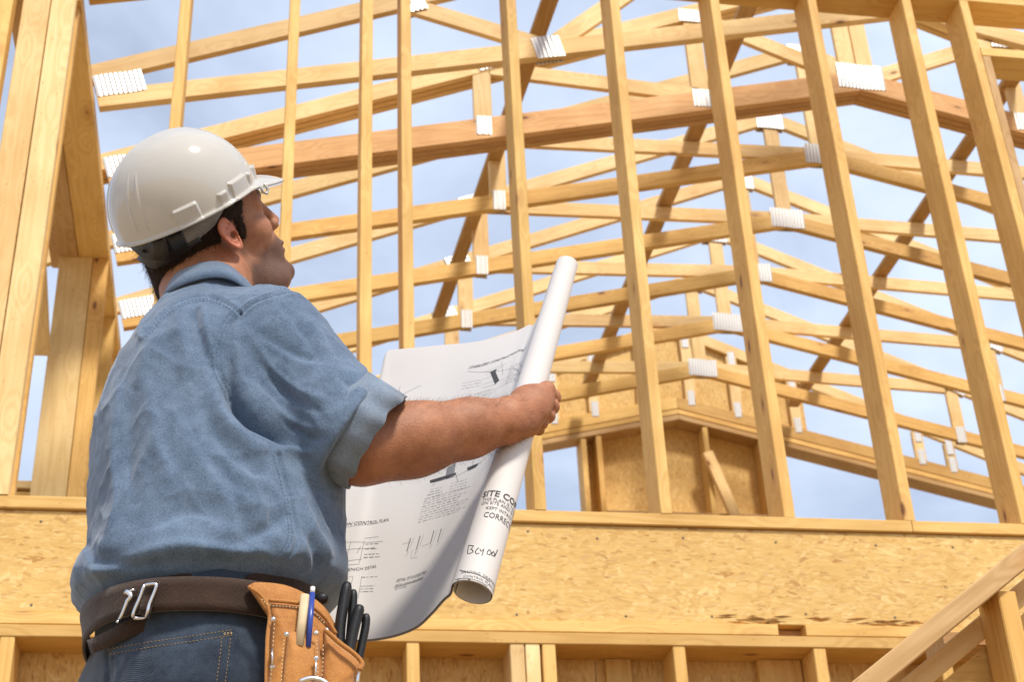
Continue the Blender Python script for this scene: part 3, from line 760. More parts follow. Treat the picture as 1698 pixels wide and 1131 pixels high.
# ---- head frame
def head_axes(al, T, roll=0):
    h0 = math.cos(al)*CR+math.sin(al)*CF; F = math.cos(T)*h0+math.sin(T)*CU; Uq = -math.sin(T)*h0+math.cos(T)*CU
    Lq = np.cross(Uq, F); cr, sr = math.cos(roll), math.sin(roll)
    return F, cr*Lq+sr*Uq, cr*Uq-sr*Lq
HF, HLt, HU = head_axes(math.radians(32), math.radians(24), math.radians(2))
HM = np.array([HF, HLt, HU])
EAR = U(380, 388, 2.0); HO = EAR-HM.T@np.array([-.004, -.079, -.004])
def hd(p): return HO+HM.T@np.array(p)          # head-local (forward, left, up) to world
def s_head(P):
    q = ((P-v3(HO))@v3(HM).T)
    y = np.abs(q[:, 1]); Q = np.stack([q[:, 0], y, q[:, 2]], 1)
    d_ = s_ell(Q, (-.016, 0, .050), (.098, .077, .085))
    d_ = smin(d_, s_ell(Q, (.028, 0, -.018), (.062, .060, .092)), .03)
    d_ = smin(d_, s_ell(Q, (.060, .0, .040), (.030, .052, .034)), .02)
    d_ = smin(d_, s_cap(Q, (.088, .012, .027), (.070, .046, .024), .0085, .007), .012)     # brow
    d_ = smin(d_, s_ell(Q, (.054, .043, -.020), (.026, .022, .024)), .018)                # cheekbone
    d_ = smin(d_, s_cap(Q, (-.012, .056, -.060), (.066, .020, -.107), .022, .019), .025)    # jaw
    d_ = smin(d_, s_ell(Q, (.087, 0, -.106), (.021, .024, .019)), .014)                    # chin
    d_ = smin(d_, s_ell(Q, (.076, 0, -.062), (.026, .032, .034)), .018)                    # muzzle
    d_ = smin(d_, s_ell(Q, (.030, .030, -.108), (.045, .032, .022)), .03)                  # soft under the jaw
    d_ = smax(d_, -s_ell(Q, (.095, .031, .010), (.016, .017, .010)), .012)                 # socket
    d_ = smin(d_, s_ell(Q, (.070, .031, .008), (.0135, .0135, .0125)), .003)               # eyeball and lids
    d_ = smin(d_, s_cap(Q, (.066, .019, .015), (.071, .043, .013), .010, .008), .006)
    d_ = smin(d_, s_cap(Q, (.088, 0, .018), (.107, 0, -.022), .0075, .0095), .010)         # nose
    d_ = smin(d_, s_ell(Q, (.098, .011, -.027), (.011, .0075, .0085)), .006)
    d_ = smax(d_, -s_ell(Q, (.101, .0075, -.0355), (.006, .004, .005)), .003)
    d_ = smin(d_, s_ell(Q, (.098, 0, -.0585), (.008, .022, .0055)), .005)                  # lips
    d_ = smin(d_, s_ell(Q, (.095, 0, -.0705), (.009, .019, .0062)), .005)
    d_ = smax(d_, -s_ell(Q, (.109, 0, -.0645), (.010, .024, .0015)), .003)
    # neck
    nb = (HM@(NECKB-HO)); nm_ = s_cap(q, (-.040, 0, -.055), nb, .060, .068)
    d_ = smin(d_, nm_, .03)
    d_ = smin(d_, s_cap(q, (-.074, 0, -.045), nb+np.array([-.02, 0, .0]), .032, .045), .03)   # nape
    # ear: rim, bowl, lobe
    e0 = (-.004, .082, -.004); ca, sa = math.cos(-.24), math.sin(-.24)
    ex = (Q[:, 0]-e0[0])*ca+(Q[:, 2]-e0[2])*sa*-1; ez = (Q[:, 0]-e0[0])*sa+(Q[:, 2]-e0[2])*ca
    flare = (Q[:, 1]-e0[1])+ex*.42                   # the back of the ear stands off the skull
    ex = ex/.76; ez = ez/.76; flare = flare/.85
    wd = .0168*(1+np.clip(ez, -.03, .03)*9)
    rad = np.sqrt((ex/wd)**2+(ez/.0315)**2)+1e-6
    ring = np.sqrt(((rad-1)*.018)**2+(flare-.0062)**2)-.0040
    ring = np.where(ex > .010, ring+(ex-.010)*.8, ring)
    bowl = np.maximum(np.sqrt((ex/(wd*1.02))**2+(ez/.0315)**2)-1, 0)*.017
    disc = np.sqrt(bowl**2+(flare+.001)**2)-.0026
    anti = np.sqrt(((np.sqrt((ex/(wd*.58))**2+((ez-.001)/.020)**2)-1)*.010)**2+(flare-.0040)**2)-.0030
    anti = np.where(ex > .004, anti+(ex-.004)*.8, anti)
    ear = smin(smin(disc, ring, .003), anti, .002)
    ear = smin(ear, np.sqrt((ex-.004)**2+(ez+.030)**2+(flare*1.6)**2)-.0088, .006)
    ear = smin(ear, np.sqrt((ex-.013)**2+(ez+.008)**2+(flare-.0)**2)-.0055, .004)   # tragus
    hole = np.sqrt((ex-.006)**2+(ez+.006)**2+(flare-.004)**2)-.0085
    ear = smax(ear, -hole, .003)
    ear = ear*.76
    d_ = smin(d_, ear, .005)
    return d_
head = snets(s_head, HO-np.array([.17, .17, .27]), HO+np.array([.17, .17, .16]), .0019)
# ---- right hand round the roll
RT = U(941, 437, 2.075); RB = U(783, 983, 1.975)     # roll axis, top and bottom
RA = (RT-RB)/np.linalg.norm(RT-RB)
def axat(py):                                         # point of the roll axis at this photo height
    t_ = (py-986)/(437-986)
    for _ in range(6):
        p = RB+(RT-RB)*t_; t_ += (PX(p)[1]-py)/549.
    return RB+(RT-RB)*t_
VIEW = (RB+RT)/2-np.array([0, 0, CZ]); VIEW /= np.linalg.norm(VIEW)
EA = np.cross(VIEW, RA); EA /= np.linalg.norm(EA)     # to the right in the picture
if EA@CR < 0: EA = -EA
ED = np.cross(RA, EA)
if ED@VIEW < 0: ED = -ED                              # away from the camera
GR = .027
hc = axat(682)                                        # roll axis inside the fist
def hp(right, along, depth): return hc+EA*right+RA*along+ED*depth
fingers = []
for k, (al_, kn, r0) in enumerate([(.0325, .0400, .0102), (.0130, .0415, .0105), (-.0060, .0395, .0099), (-.0225, .0330, .0088)]):
    R1 = GR+.010
    m_ = hp(kn-.017, al_, -.024); p_ = hp(kn-.004, al_+.013, .004); d1 = hp(.029, al_+.022, .034); tp = hp(.004, al_+.022, .037)
    fingers.append(((m_, p_, d1, tp), (r0*1.12, r0*1.0, r0*.9, r0*.8)))
def s_hand(P):
    d_ = s_chain(P, [EL, EL+(W_-EL)*.35-np.array([0, 0, .0]), EL+(W_-EL)*.72, W_], [.0475, .0465, .0385, .0335], .03)
    d_ = smin(d_, s_cap(P, EL+(W_-EL)*.05+np.array([0, 0, .010]), EL+(W_-EL)*.45+np.array([0, 0, .004]), .042, .037), .03)
    # back of the hand: slabs from the wrist to each knuckle
    pr = [W_+RA*(.014-.0095*k)+EA*.004+ED*-.001 for k in range(4)]
    for k in range(4):
        m_ = fingers[k][0][0]; d_ = smin(d_, s_cap(P, pr[k], m_, .0215, .0135), .014)
    d_ = smin(d_, s_ell(P, hp(.004, -.010, -.036), (.031, .013, .032), np.array([EA, ED, RA])), .014)
    d_ = smin(d_, s_cap(P, W_+RA*-.012, hp(.010, -.044, -.022), .020, .0165), .016)   # heel of the hand
    for pts, rs in fingers:
        f = s_chain(P, pts, rs, .004)
        f = smin(f, s_ell(P, pts[1], (rs[1]*1.16,)*3), .004)
        d_ = smin(d_, f, .0035)
    # thumb on the far side of the roll, leaving the side of the palm
    th = [W_+RA*.000+ED*.008+EA*.014, hp(-.020, .002, .004), hp(-.012, .006, .034), hp(.004, .010, .042)]
    d_ = smin(d_, s_chain(P, th, [.015, .0125, .0115, .0095], .008), .008)
    # tendons and a vein on the back
    def on(k, t_, up_=0.):
        return pr[k]+(fingers[k][0][0]-pr[k])*t_-VIEW*(.0205+(.0135-.0205)*t_+up_)
    for k in range(4):
        d_ = smin(d_, s_cap(P, on(k, .35, -.003), on(k, .97, -.0015), .0022, .0038), .005)
        d_ = smin(d_, s_ell(P, fingers[k][0][0]-VIEW*.0035, (.0118,)*3), .005)
    d_ = smin(d_, s_chain(P, [on(3, .10), on(2, .30), on(1, .52), on(1, .78)], [.0014, .0021, .0020, .0013], .004), .0030)
    d_ = smin(d_, s_chain(P, [on(1, .15), on(1, .42), on(0, .66)], [.0013, .0019, .0013], .004), .0030)
    d_ = smin(d_, s_chain(P, [on(2, .30), on(3, .60), on(3, .85)], [.0018, .0018, .0010], .004), .0030)
    rr_ = hc; q = P-v3(hc); al_ = q@v3(RA); rad = np.sqrt(np.maximum((q*q).sum(1)-al_**2, 0))
    d_ = smax(d_, -(rad-GR+.0015), .003)              # the paper tube stays free
    return d_
lo_ = np.minimum(EL, hc)-.09; hi_ = np.maximum(EL, hc)+.09
hand = snets(s_hand, lo_, hi_, .0018)
# ---- rest of the body (inside the clothes) and the hidden left arm
ZF = 0.0
HIPR = np.array([Tcx[1]+.062, 2.00, .96]); HIPL = np.array([Tcx[1]-.060, 2.09, .96])
KNR = np.array([Tcx[1]+.115, 2.00, .53]); KNL = np.array([Tcx[1]-.11, 2.12, .53])
ANR = np.array([Tcx[1]+.13, 1.98, .10]); ANL = np.array([Tcx[1]-.13, 2.14, .10])
def s_body(P):
    d_ = s_torso(P, -.048)
    d_ = smin(d_, s_cap(P, S_, EL, .042, .044), .02)
    d_ = smin(d_, s_chain(P, [SL, EL2, HL], [.050, .046, .032], .02), .03)
    d_ = smin(d_, s_cap(P, NECKB-np.array([0, 0, .06]), NECKB, .08, .062), .04)
    for a, b_, c in ((HIPR, KNR, ANR), (HIPL, KNL, ANL)): d_ = smin(d_, s_chain(P, [a, b_, c], [.095, .062, .042], .03), .03)
    d_ = smin(d_, s_cap(P, HL, HL+EA*.01+RA*-.0, .03, .032), .01)
    for k in range(4):                                # left fingers folded over the sheet's edge
        b_ = HL+EA*.012+RA*(.03-.019*k); f = s_chain(P, [b_, b_+EA*.028-ED*.012, b_+EA*.040-ED*.004], [.010, .009, .0075], .004); d_ = smin(d_, f, .004)
    d_ = smin(d_, s_chain(P, [HL+RA*.03, HL+RA*.04+EA*.03+ED*.016, HL+RA*.03+EA*.05+ED*.014], [.013, .011, .009], .004), .006)
    return d_
body = snets(s_body, (-.42, 1.74, .04), (.32, 2.46, 1.75), .0085)
V_, F_ = merge([(body[0], body[1]), head, hand])
nb_, nh_ = len(body[0]), len(head[0])
tint = np.tile(SKC, (len(V_), 1)); stub = np.zeros(len(V_))
q = (V_-HO)@HM.T; isH = np.zeros(len(V_), bool); isH[nb_:nb_+nh_] = True
def blob(c, r_): return np.exp(-(((q-np.array(c))/np.array(r_))**2).sum(1))*isH
ay = np.abs(q[:, 1]); qa = np.stack([q[:, 0], ay, q[:, 2]], 1)
def blobs(c, r_): return np.exp(-(((qa-np.array(c))/np.array(r_))**2).sum(1))*isH
def tintm(m, c): 
    global tint
    tint = tint*(1-m[:, None])+np.array(c)*m[:, None]
tintm(np.clip(blobs((-.004, .086, -.004), (.03, .016, .036))*1.2, 0, .75), (.58, .20, .12))      # ears
tintm(blobs((.06, .045, -.025), (.03, .02, .025))*.35, (.56, .25, .16)); tintm(blob((.116, 0, -.03), (.014, .016, .014))*.5, (.55, .24, .16))
tintm(np.clip(blobs((.097, 0, -.065), (.008, .02, .012)), 0, .7), (.42, .17, .13))
tintm(isH*sm01((-.085-q[:, 2])/.05)*.5, (.50, .20, .11))
tintm(np.clip(1.3*np.exp(-((qa[:, 2]-.0315-.004*np.sin(qa[:, 1]*60))/.0048)**2)*sm01((qa[:, 1]-.010)/.006)*sm01((.052-qa[:, 1])/.008)*sm01((q[:, 0]-.055)/.01)*isH, 0, .9), (.025, .014, .01))   # brows
stub = isH*np.clip(sm01((q[:, 0]-.000+.35*(-.05-q[:, 2]))/.03)*sm01((-.038-q[:, 2]+.35*np.clip(q[:, 0]-.07, -.04, .03)+.25*np.clip(.03-q[:, 0], 0, .05))/.022)*sm01((q[:, 2]+.135)/.025), 0, 1)*(ay < .075)
stub *= 1-np.clip(blobs((.097, 0, -.065), (.009, .02, .010)), 0, 1)
tone = vnoise(V_[nb_+nh_:], 18, 3); tint[nb_+nh_:] *= (1+.14*tone)[:, None]*np.array([1.0, .93, .88])
for f in fingers:                                     # redder knuckles
    m = np.exp(-(((V_-f[0][1])/.011)**2).sum(1))*.5; tintm(m, (.50, .20, .12))
person = np_mesh('person', V_-np.array([HIPR[0], YB, 0]), F_, SKIN, None, True, {'tint': tint, 'stubble': np.stack([stub]*3, 1)})
person.location = (HIPR[0], YB, 0)
tag(person, 'man in white hard hat and blue shirt looking up with rolled plans in hand', 'person')
# arm hair
def strands(Vs, Ns, Ls, dirs, wd, rng, droop=0):
    n = len(Vs); side_ = np.cross(dirs, Ns); side_ /= np.linalg.norm(side_, axis=1)[:, None]+1e-9
    mid = Vs+dirs*Ls[:, None]*.5+Ns*Ls[:, None]*.18; tip = Vs+dirs*Ls[:, None]+Ns*Ls[:, None]*(.12-droop)
    a = Vs-Ns*.001
    V = np.stack([a-side_*wd, a+side_*wd, mid+side_*wd*.7, mid-side_*wd*.7, tip+side_*wd*.15, tip-side_*wd*.15], 1).reshape(-1, 3)
    o_ = np.arange(n)[:, None]*6; return V, np.vstack([o_+np.array([0, 1, 2, 3]), o_+np.array([3, 2, 4, 5])])
Nh = vnormals(*hand); ha = (hand[0]-EL)@((W_-EL)/np.linalg.norm(W_-EL)); armd = (W_-EL)/np.linalg.norm(W_-EL)
cand = np.where((ha > .03) & (ha < .27) & (np.abs(Nh@CF) < .55))[0]
pick = RNG.choice(cand, 1500); dirs = armd+RNG.normal(0, .35, (1500, 3))+Nh[pick]*.45+np.array([0, 0, -.1]); dirs /= np.linalg.norm(dirs, axis=1)[:, None]
v_, f_ = strands(hand[0][pick], Nh[pick], RNG.uniform(.006, .013, 1500), dirs, .00011, RNG)
tag(np_mesh('arm_hair', v_, f_, HAIRA, person, False), kind='stuff')

# ---- hair
def s_hair(P):
    q = ((P-v3(HO))@v3(HM).T); Q = np.stack([q[:, 0], np.abs(q[:, 1]), q[:, 2]], 1)
    d_ = s_ell(Q, (-.018, 0, .048), (.104, .084, .092))
    d_ = smin(d_, s_ell(Q, (-.072, 0, -.028), (.046, .056, .058)), .03)
    d_ = smin(d_, s_ell(Q, (-.094, 0, -.072), (.026, .042, .034)), .02)
    front = q[:, 0]-(.038+.10*np.clip(q[:, 2], -.05, .08)); d_ = smax(d_, front, .006)
    cut = s_ell(Q, (.004, .088, -.030), (.030, .040, .050)); d_ = smax(d_, -cut, .006)
    low_ = -(q[:, 2]+.028+.9*np.clip(-.030-q[:, 0], 0, .1)); d_ = smax(d_, low_, .012)
    d_ = smin(d_, s_ell(Q, (.023, .0640, -.002), (.0075, .0060, .021)), .006)     # sideburn
    return d_
Hh = snets(s_hair, HO-.17, HO+.17, .0026); Vh, Fh = Hh; Vh = relax(Vh, Fh, 1); hbvh = BVHTree.FromPolygons([Vector(v) for v in Vh], [tuple(int(i) for i in f) for f in Fh]); nh = vnormals(Vh, Fh)
Vh = Vh+nh*(vnoise(Vh, 160, 1)*.0022+vnoise(Vh, 60, 5)*.002)[:, None]
q = (Vh-HO)@HM.T; hs = np.where((q[:, 2] < .055) & (nh@CF < .5))[0]; hs = RNG.choice(hs, 6500)
dd = -HU*.75-HF*.55; dirs = dd-nh[hs]*(nh[hs]@dd)[:, None]+RNG.normal(0, .28, (6500, 3)); dirs /= np.linalg.norm(dirs, axis=1)[:, None]
v_, f_ = strands(Vh[hs], nh[hs], RNG.uniform(.009, .020, 6500), dirs, .00030, RNG)
Vh2, Fh2 = merge([(Vh, Fh), (v_, f_)])
hair = np_mesh('hair', Vh2, Fh2, HAIRM, person); hair['label'] = 'short dark brown hair'

# ---- hard hat (parametric shell, both sides, visor, slots)
KF, KL, KU = head_axes(math.radians(36), math.radians(29), math.radians(3))
KM = np.array([KF, KL, KU]); KO = hd((-.022, 0, .049))
nth, npf = 480, 120; A_, B_, Hh_ = .121, .105, .124
th = np.linspace(0, 2*np.pi, nth, endpoint=False)
def shell(off, lip):
    R = []
    for j in range(npf+1):
        ph = j/npf*math.pi/2; s_ = math.sin(ph)**.93; c_h = math.cos(ph)**.92
        a = (A_+off)*s_; b_ = (B_+off)*s_; z = (Hh_+off)*c_h
        x = a*np.cos(th); y = b_*np.sin(th); bulge = 0
        pad = np.zeros(nth)
        for t0, t1, p0_ in [(-2.14, -1.80, .895), (-1.52, -1.36, .925), (-1.30, -.93, .895), (-.90, -.78, .91), (-.58, -.34, .905), (1.80, 2.14, .895), (.93, 1.30, .895), (.34, .58, .905)]:
            tt = (th+np.pi) % (2*np.pi)-np.pi; f_ = (j/npf-p0_)/(1-p0_)
            pad = np.maximum(pad, sm01((tt-t0)/.022)*sm01((t1-tt)/.022)*sm01((j/npf-p0_)/.010)*(1-.75*np.clip(f_, 0, 1)))
        pad = pad+.35*np.exp(-((np.abs(np.abs(tt)-2.62)-.09)/.018)**2)*sm01((j/npf-.45)/.1)*sm01((.97-j/npf)/.05)
        crown = .0022*np.exp(-((np.sin(th)*s_)/.13)**2)*(1 if off > -.001 else 0)
        rr_ = 1+(pad*.0062 if lip else 0)/B_
        R.append(np.stack([x*rr_, y*rr_, np.full(nth, z)+crown], 1))
    return R
outer = shell(0, True); inner = shell(-.003, False)
tt = (th+np.pi) % (2*np.pi)-np.pi
vis = sm01((1.02-np.abs(tt))/.62); ext = .005+.036*vis
lipo = []
base = outer[-1]
dirn = np.stack([np.cos(th)/A_, np.sin(th)/B_, 0*th], 1); dirn /= np.linalg.norm(dirn, axis=1)[:, None]
dirn = dirn*(1-vis[:, None])+np.array([1, 0, 0])*vis[:, None]*.92+dirn*vis[:, None]*.08; dirn /= np.linalg.norm(dirn, axis=1)[:, None]
for s_ in (.25, .5, .75, .95, 1.0):
    zz_ = -.003-.010*s_*vis-.010*(s_**2)*vis
    lipo.append(base+dirn*(ext*s_)[:, None]+np.stack([0*th, 0*th, zz_+(0 if s_ < 1 else 0)], 1))
lipi = [p-np.array([0, 0, .0035]) for p in lipo[::-1]]+[inner[-1]-np.array([0, 0, .004])]
ringsH = outer+lipo+lipi+inner[::-1]
Vk = np.vstack(ringsH); Fk = []
for j in range(len(ringsH)-1):
    i = np.arange(nth); Fk.append(np.stack([j*nth+i, (j+1)*nth+i, (j+1)*nth+(i+1) % nth, j*nth+(i+1) % nth], 1))
Vk = KO+Vk@KM
hat = np_mesh('hard_hat', Vk, np.vstack(Fk), HELM, person); hat['label'] = 'glossy white hard hat with short peak and slots along the rim'
lug = U(390, 297, 1.93)
o_ = tube([KO+KM.T@np.array(p) for p in [(.088, -.092, -.006), (.086, -.092, -.016), (.0915, -.092, -.021), (.097, -.091, -.016), (.095, -.091, -.006)]], .0028, 8)
np_mesh('strap_lug', *o_, HELM, hat)
# suspension: grey straps and black ratchet band round the nape
def hatring(ph0, ph1, z0, z1, r_add, wid, n=40):
    A = []; B = []; NN = []
    for k in range(n):
        f = k/(n-1); a = ph0+(ph1-ph0)*f; z = z0+(z1-z0)*f
        nn = np.array([math.cos(a)/.104, math.sin(a)/.086, 0]); nn /= np.linalg.norm(nn)
        p = np.array([-.016+(.104+r_add)*math.cos(a), (.086+r_add)*math.sin(a), z])
        A.append(p+np.array([0, 0, wid/2])); B.append(p-np.array([0, 0, wid/2])); NN.append(nn)
    A, B, NN = [HO+np.array(x)@HM if i < 2 else np.array(x)@HM for i, x in enumerate((A, B, NN))]
    return strip(A, B, NN, .002)
v_, f_ = hatring(-math.pi*.20, math.pi*.20, .030, .030, .001, .02)
np_mesh('headband', v_, f_, STRAP, hat)
v_, f_ = merge([band_on(hbvh, [(382, 304), (352, 336), (340, 362), (318, 382), (298, 400)], [12, 40, 34, 30, 34], .0095, .0022)])
np_mesh('suspension_strap', v_, f_, STRAP, hat)
parts_ = [band_on(hbvh, [(231, 392), (255, 404), (280, 404), (306, 392)], [30, 46, 52, 40], .011, .006), band_on(hbvh, [(240, 418), (262, 432), (288, 424), (312, 404), (330, 392)], [18, 22, 16, 10, 8], .010, .003)]
np_mesh('ratchet_band', *merge(parts_), BLKP, hat)

# ================================================================== shirt
def s_shirt(P):
    d_ = s_torso(P, .0, None, zz[-1]+.0, HPL)
    d_ = smin(d_, s_ell(P, S_+np.array([-.018, .015, .004]), (.081, .080, .080)), .045)
    d_ = smin(d_, smax(s_chain(P, [S_, E_, C0], [.078, .0685, .066], .03), ((P-v3(C0))@v3(CAX)-.022), .006), .020)
    d_ = smin(d_, s_ell(P, SL+np.array([.035, -.02, -.025]), (.070, .070, .070)), .04)
    d_ = smin(d_, s_chain(P, [SL, EL2, EL2+(HL-EL2)*.3], [.078, .070, .060], .04), .04)
    d_ = smin(d_, s_cap(P, U(330, 560, 2.07), U(450, 552, 2.0), .042, .055), .045)      # yoke between the shoulders
    d_ = smin(d_, s_cap(P, NECKB-np.array([0, 0, .06]), NECKB-np.array([.0, 0, .008]), .086, .071), .03)
    return d_
bl = np.array([-.42, 1.74, ZHEM-.09]); bh = np.array([.34, 2.45, 1.70])
Vs, Fs = snets(s_shirt, bl, bh, .0031)
ns_ = vnormals(Vs, Fs); px, py = PX(Vs); face = sm01((-(ns_@CF)+.25)/.5)
WR = vnoise(Vs, 5, 14)
def crease(sc, seed, sq, w_, amp):            # thin sharp ridges with soft flanks
    n_ = vnoise(Vs+np.stack([WR, WR*.5, -WR], 1)*.02, sc, seed, sq); return amp*(np.exp(-np.abs(n_)/w_)-.30)
disp = vnoise(Vs, 6, 2, (1, 1, .5))*.0036+vnoise(Vs, 15, 9, (1, 1, .6))*.0022+vnoise(Vs, 60, 4)*.0006
disp += crease(6, 31, (1.3, 1.3, .40), .09, .0042)+crease(12, 37, (1., 1., .8), .09, .0020)+crease(26, 41, (1, 1, .8), .10, .0011)
folds = [  # polyline, half width px, depth (m, + out), asymmetry
 ([(384, 600), (386, 650), (412, 695), (452, 722), (500, 745)], 7, -.014), ([(322, 506), (322, 530), (336, 575), (352, 625)], 9, -.010), ([(334, 508), (346, 560), (362, 610)], 9, .006), ([(300, 512), (304, 560), (320, 640)], 14, .005),
 ([(372, 640), (388, 672), (414, 700), (450, 718), (488, 735)], 13, -.016), ([(352, 640), (372, 690), (410, 730), (452, 748)], 16, .009), ([(330, 660), (362, 730), (410, 775), (450, 790)], 18, -.007),
 ([(300, 700), (340, 780), (400, 830), (455, 850)], 22, .006), ([(196, 640), (190, 740), (196, 830), (180, 900)], 13, .007), ([(215, 660), (212, 760), (222, 850)], 12, -.005),
 ([(250, 640), (262, 740), (300, 830)], 16, .005), ([(240, 880), (320, 850), (400, 880)], 16, -.005), ([(200, 930), (300, 905), (400, 918), (455, 910)], 16, .008),
 ([(150, 940), (210, 950), (300, 945)], 13, .007), ([(140, 900), (170, 930), (230, 930)], 11, -.006), ([(400, 900), (445, 880), (480, 850)], 12, -.007),
 ([(500, 820), (520, 880), (545, 930)], 11, .007), ([(520, 800), (545, 860), (560, 900)], 9, -.006), ([(500, 880), (520, 940), (500, 960)], 9, -.006),
 ([(420, 560), (450, 610), (500, 650), (560, 668)], 13, .006), ([(430, 600), (470, 650), (540, 690)], 11, -.007), ([(440, 560), (500, 590), (560, 600)], 11, -.005), ([(420, 640), (470, 690), (530, 720)], 12, .007),
 ([(470, 700), (520, 728), (560, 725)], 8, -.007), ([(470, 740), (510, 750), (545, 745)], 8, .006), ([(560, 620), (590, 650), (605, 690)], 8, -.005), ([(600, 640), (585, 665), (540, 700)], 7, .005), ([(500, 520), (540, 570), (570, 620)], 9, .004),
 ([(395, 530), (390, 570), (395, 620)], 9, .006), ([(470, 500), (500, 545), (540, 600)], 12, -.004), ([(262, 560), (240, 600), (225, 650)], 14, .005), ([(380, 740), (430, 830), (440, 900)], 16, .006), ([(350, 760), (395, 850), (400, 915)], 12, -.005)]
for pts, w_, a_ in folds:
    d_, sd_, pr_ = seg_dist(px, py, spline(pts, 14)); env = np.sin(np.clip(pr_*1.0+.04, 0, 1)*math.pi)**.6
    ws_ = np.where(sd_ > 0, w_*1.35, w_*.50) if a_ < 0 else np.where(sd_ > 0, w_*.55, w_*1.3)
    disp += a_*np.exp(-(d_/ws_)**2)*env*face
seams = [[(238, 556), (262, 528), (292, 505), (322, 494), (352, 492), (380, 503), (398, 517)], [(398, 517), (420, 500), (452, 488), (480, 481), (508, 487)],
         [(398, 517), (382, 536), (368, 566), (362, 596), (370, 624), (384, 648)], [(462, 752), (474, 795), (485, 850), (488, 890), (478, 915), (458, 934)]]
for k, sm_ in enumerate(seams):
    sp = spline(sm_, 40); d_, sd_, pr_ = seg_dist(px, py, sp)
    disp += (-.0026*np.exp(-(d_/2.2)**2)+.0016*sm01(1-np.abs(d_-5)/5)*(1+.5*np.sin(pr_*160)))*face
yd, _, _ = seg_dist(px, py, spline(seams[2]+[(420, 690)], 40)); disp += -.004*np.exp(-(yd/14)**2)*face
# soft blouse over the belt, pinched hem
disp += .008*np.exp(-((Vs[:, 2]-hemz(Vs)-.040)/.030)**2)
disp *= 1.15
disp *= 1-.85*sm01(((Vs-C0)@CAX+.012)/.02)*(np.linalg.norm(Vs-C0, axis=1) < .11)
disp *= .15+.85*sm01((Vs[:, 2]-hemz(Vs)-.004)/.03)
Vs = Vs+ns_*disp[:, None]; Vs = relax(Vs, Fs, 1, .4)
shirt = np_mesh('shirt', Vs, Fs, SHIRT, person); shirt['label'] = 'blue chambray work shirt with rolled sleeves'
sbvh = BVHTree.FromPolygons([Vector(v) for v in Vs], [tuple(int(i) for i in f) for f in Fs])
def stitches(bvh, line, mat, name, parent, offpx=(0,), dash=5.2, gap=3.2, rad=.00045, lift=.0006):
    out_ = []
    L_ = spline(line, 60); seg = np.linalg.norm(np.diff(L_, axis=0), axis=1).sum(); n = int(seg/(dash+gap)); P = poly_sample(L_, n*2+1)
    T = np.gradient(P, axis=0); T /= np.linalg.norm(T, axis=1)[:, None]; Nn = np.stack([-T[:, 1], T[:, 0]], 1)
    for o_ in offpx:
        for k in range(n):
            a, na = cast(bvh, *(P[2*k]+Nn[2*k]*o_)); b_, nb2 = cast(bvh, *(P[2*k+1]+Nn[2*k+1]*o_))
            if a is None or b_ is None or np.linalg.norm(a-b_) > .02: continue
            out_.append(tube([a+na*lift*.2, (a+b_)/2+na*lift, b_+nb2*lift*.2], rad, 4))
    if out_: return np_mesh(name, *merge(out_), mat, parent)
for sm_, offs_ in zip(seams, ((3.5, 7), (3.5, -3.5), (4, 11), (4, 10))):
    stitches(sbvh, sm_, THREADD, 'seam_stitching', shirt, offs_, 4, 2.2, .00028, .0004)
# collar: folded band round the neck
def ring_band(c, ax, r0, r1, h0, h1, th_, n=64, wob=.0, mat=SHIRT, name='collar', parent=None, ref=None, ecc=1., waves=((3, 0), (5, 1))):
    ax = np.array(ax)/np.linalg.norm(ax); ref = np.array(ref if ref is not None else CR, float); u = ref-ax*(ref@ax); u /= np.linalg.norm(u); v = np.cross(ax, u)
    prof = [(r0, h0), (r0*.5+r1*.5, h0*.5+h1*.5), (r1, h1), (r1+th_, h1+.001), (r0*.5+r1*.5+th_*1.1, h0*.5+h1*.5), (r0+th_, h0)]
    V = []
    for k in range(n):
        a = 2*math.pi*k/n; w2 = wob*sum(math.sin(f_*a+p_) for f_, p_ in waves)
        dvec = math.cos(a)*u+ecc*math.sin(a)*v
        for i, (r_, h_) in enumerate(prof): V.append(np.array(c)+ax*(h_+w2*(.6 if i % 3 else 1))+dvec*(r_+w2*.7))
    m_ = len(prof); F = [(k*m_+i, k*m_+(i+1) % m_, ((k+1) % n)*m_+(i+1) % m_, ((k+1) % n)*m_+i) for k in range(n) for i in range(m_)]
    return np_mesh(name, np.array(V), np.array(F), mat, parent)
nax = hd((-.04, 0, -.06))-NECKB; nax /= np.linalg.norm(nax); nax = nax*.6+np.array([0, 0, .5]); nax /= np.linalg.norm(nax)
ring_band(NECKB+nax*.002, nax, .080, .065, -.030, .020, .003, 72, .0016, SHIRT, 'collar', shirt)
ring_band(NECKB+nax*.0, nax, .063, .062, -.02, .016, .002, 72, .001, SHIRT, 'collar_stand', shirt)
# rolled cuff
ca = C1-C0; ca = ca/np.linalg.norm(ca)
ring_band(C0+ca*.006, ca, .0730, .0720, -.006, .056, .0035, 120, .0018, CUFF, 'rolled_cuff', shirt, np.array([0, 0, 1.]), 1., ((3, .4), (7, 1.2), (2, .2), (11, 2.)))
ring_band(C0+ca*.014, ca, .0675, .0670, .0, .040, .004, 90, .0012, CUFF, 'rolled_cuff', shirt, np.array([0, 0, 1.]), 1., ((4, .4), (6, 2.2)))

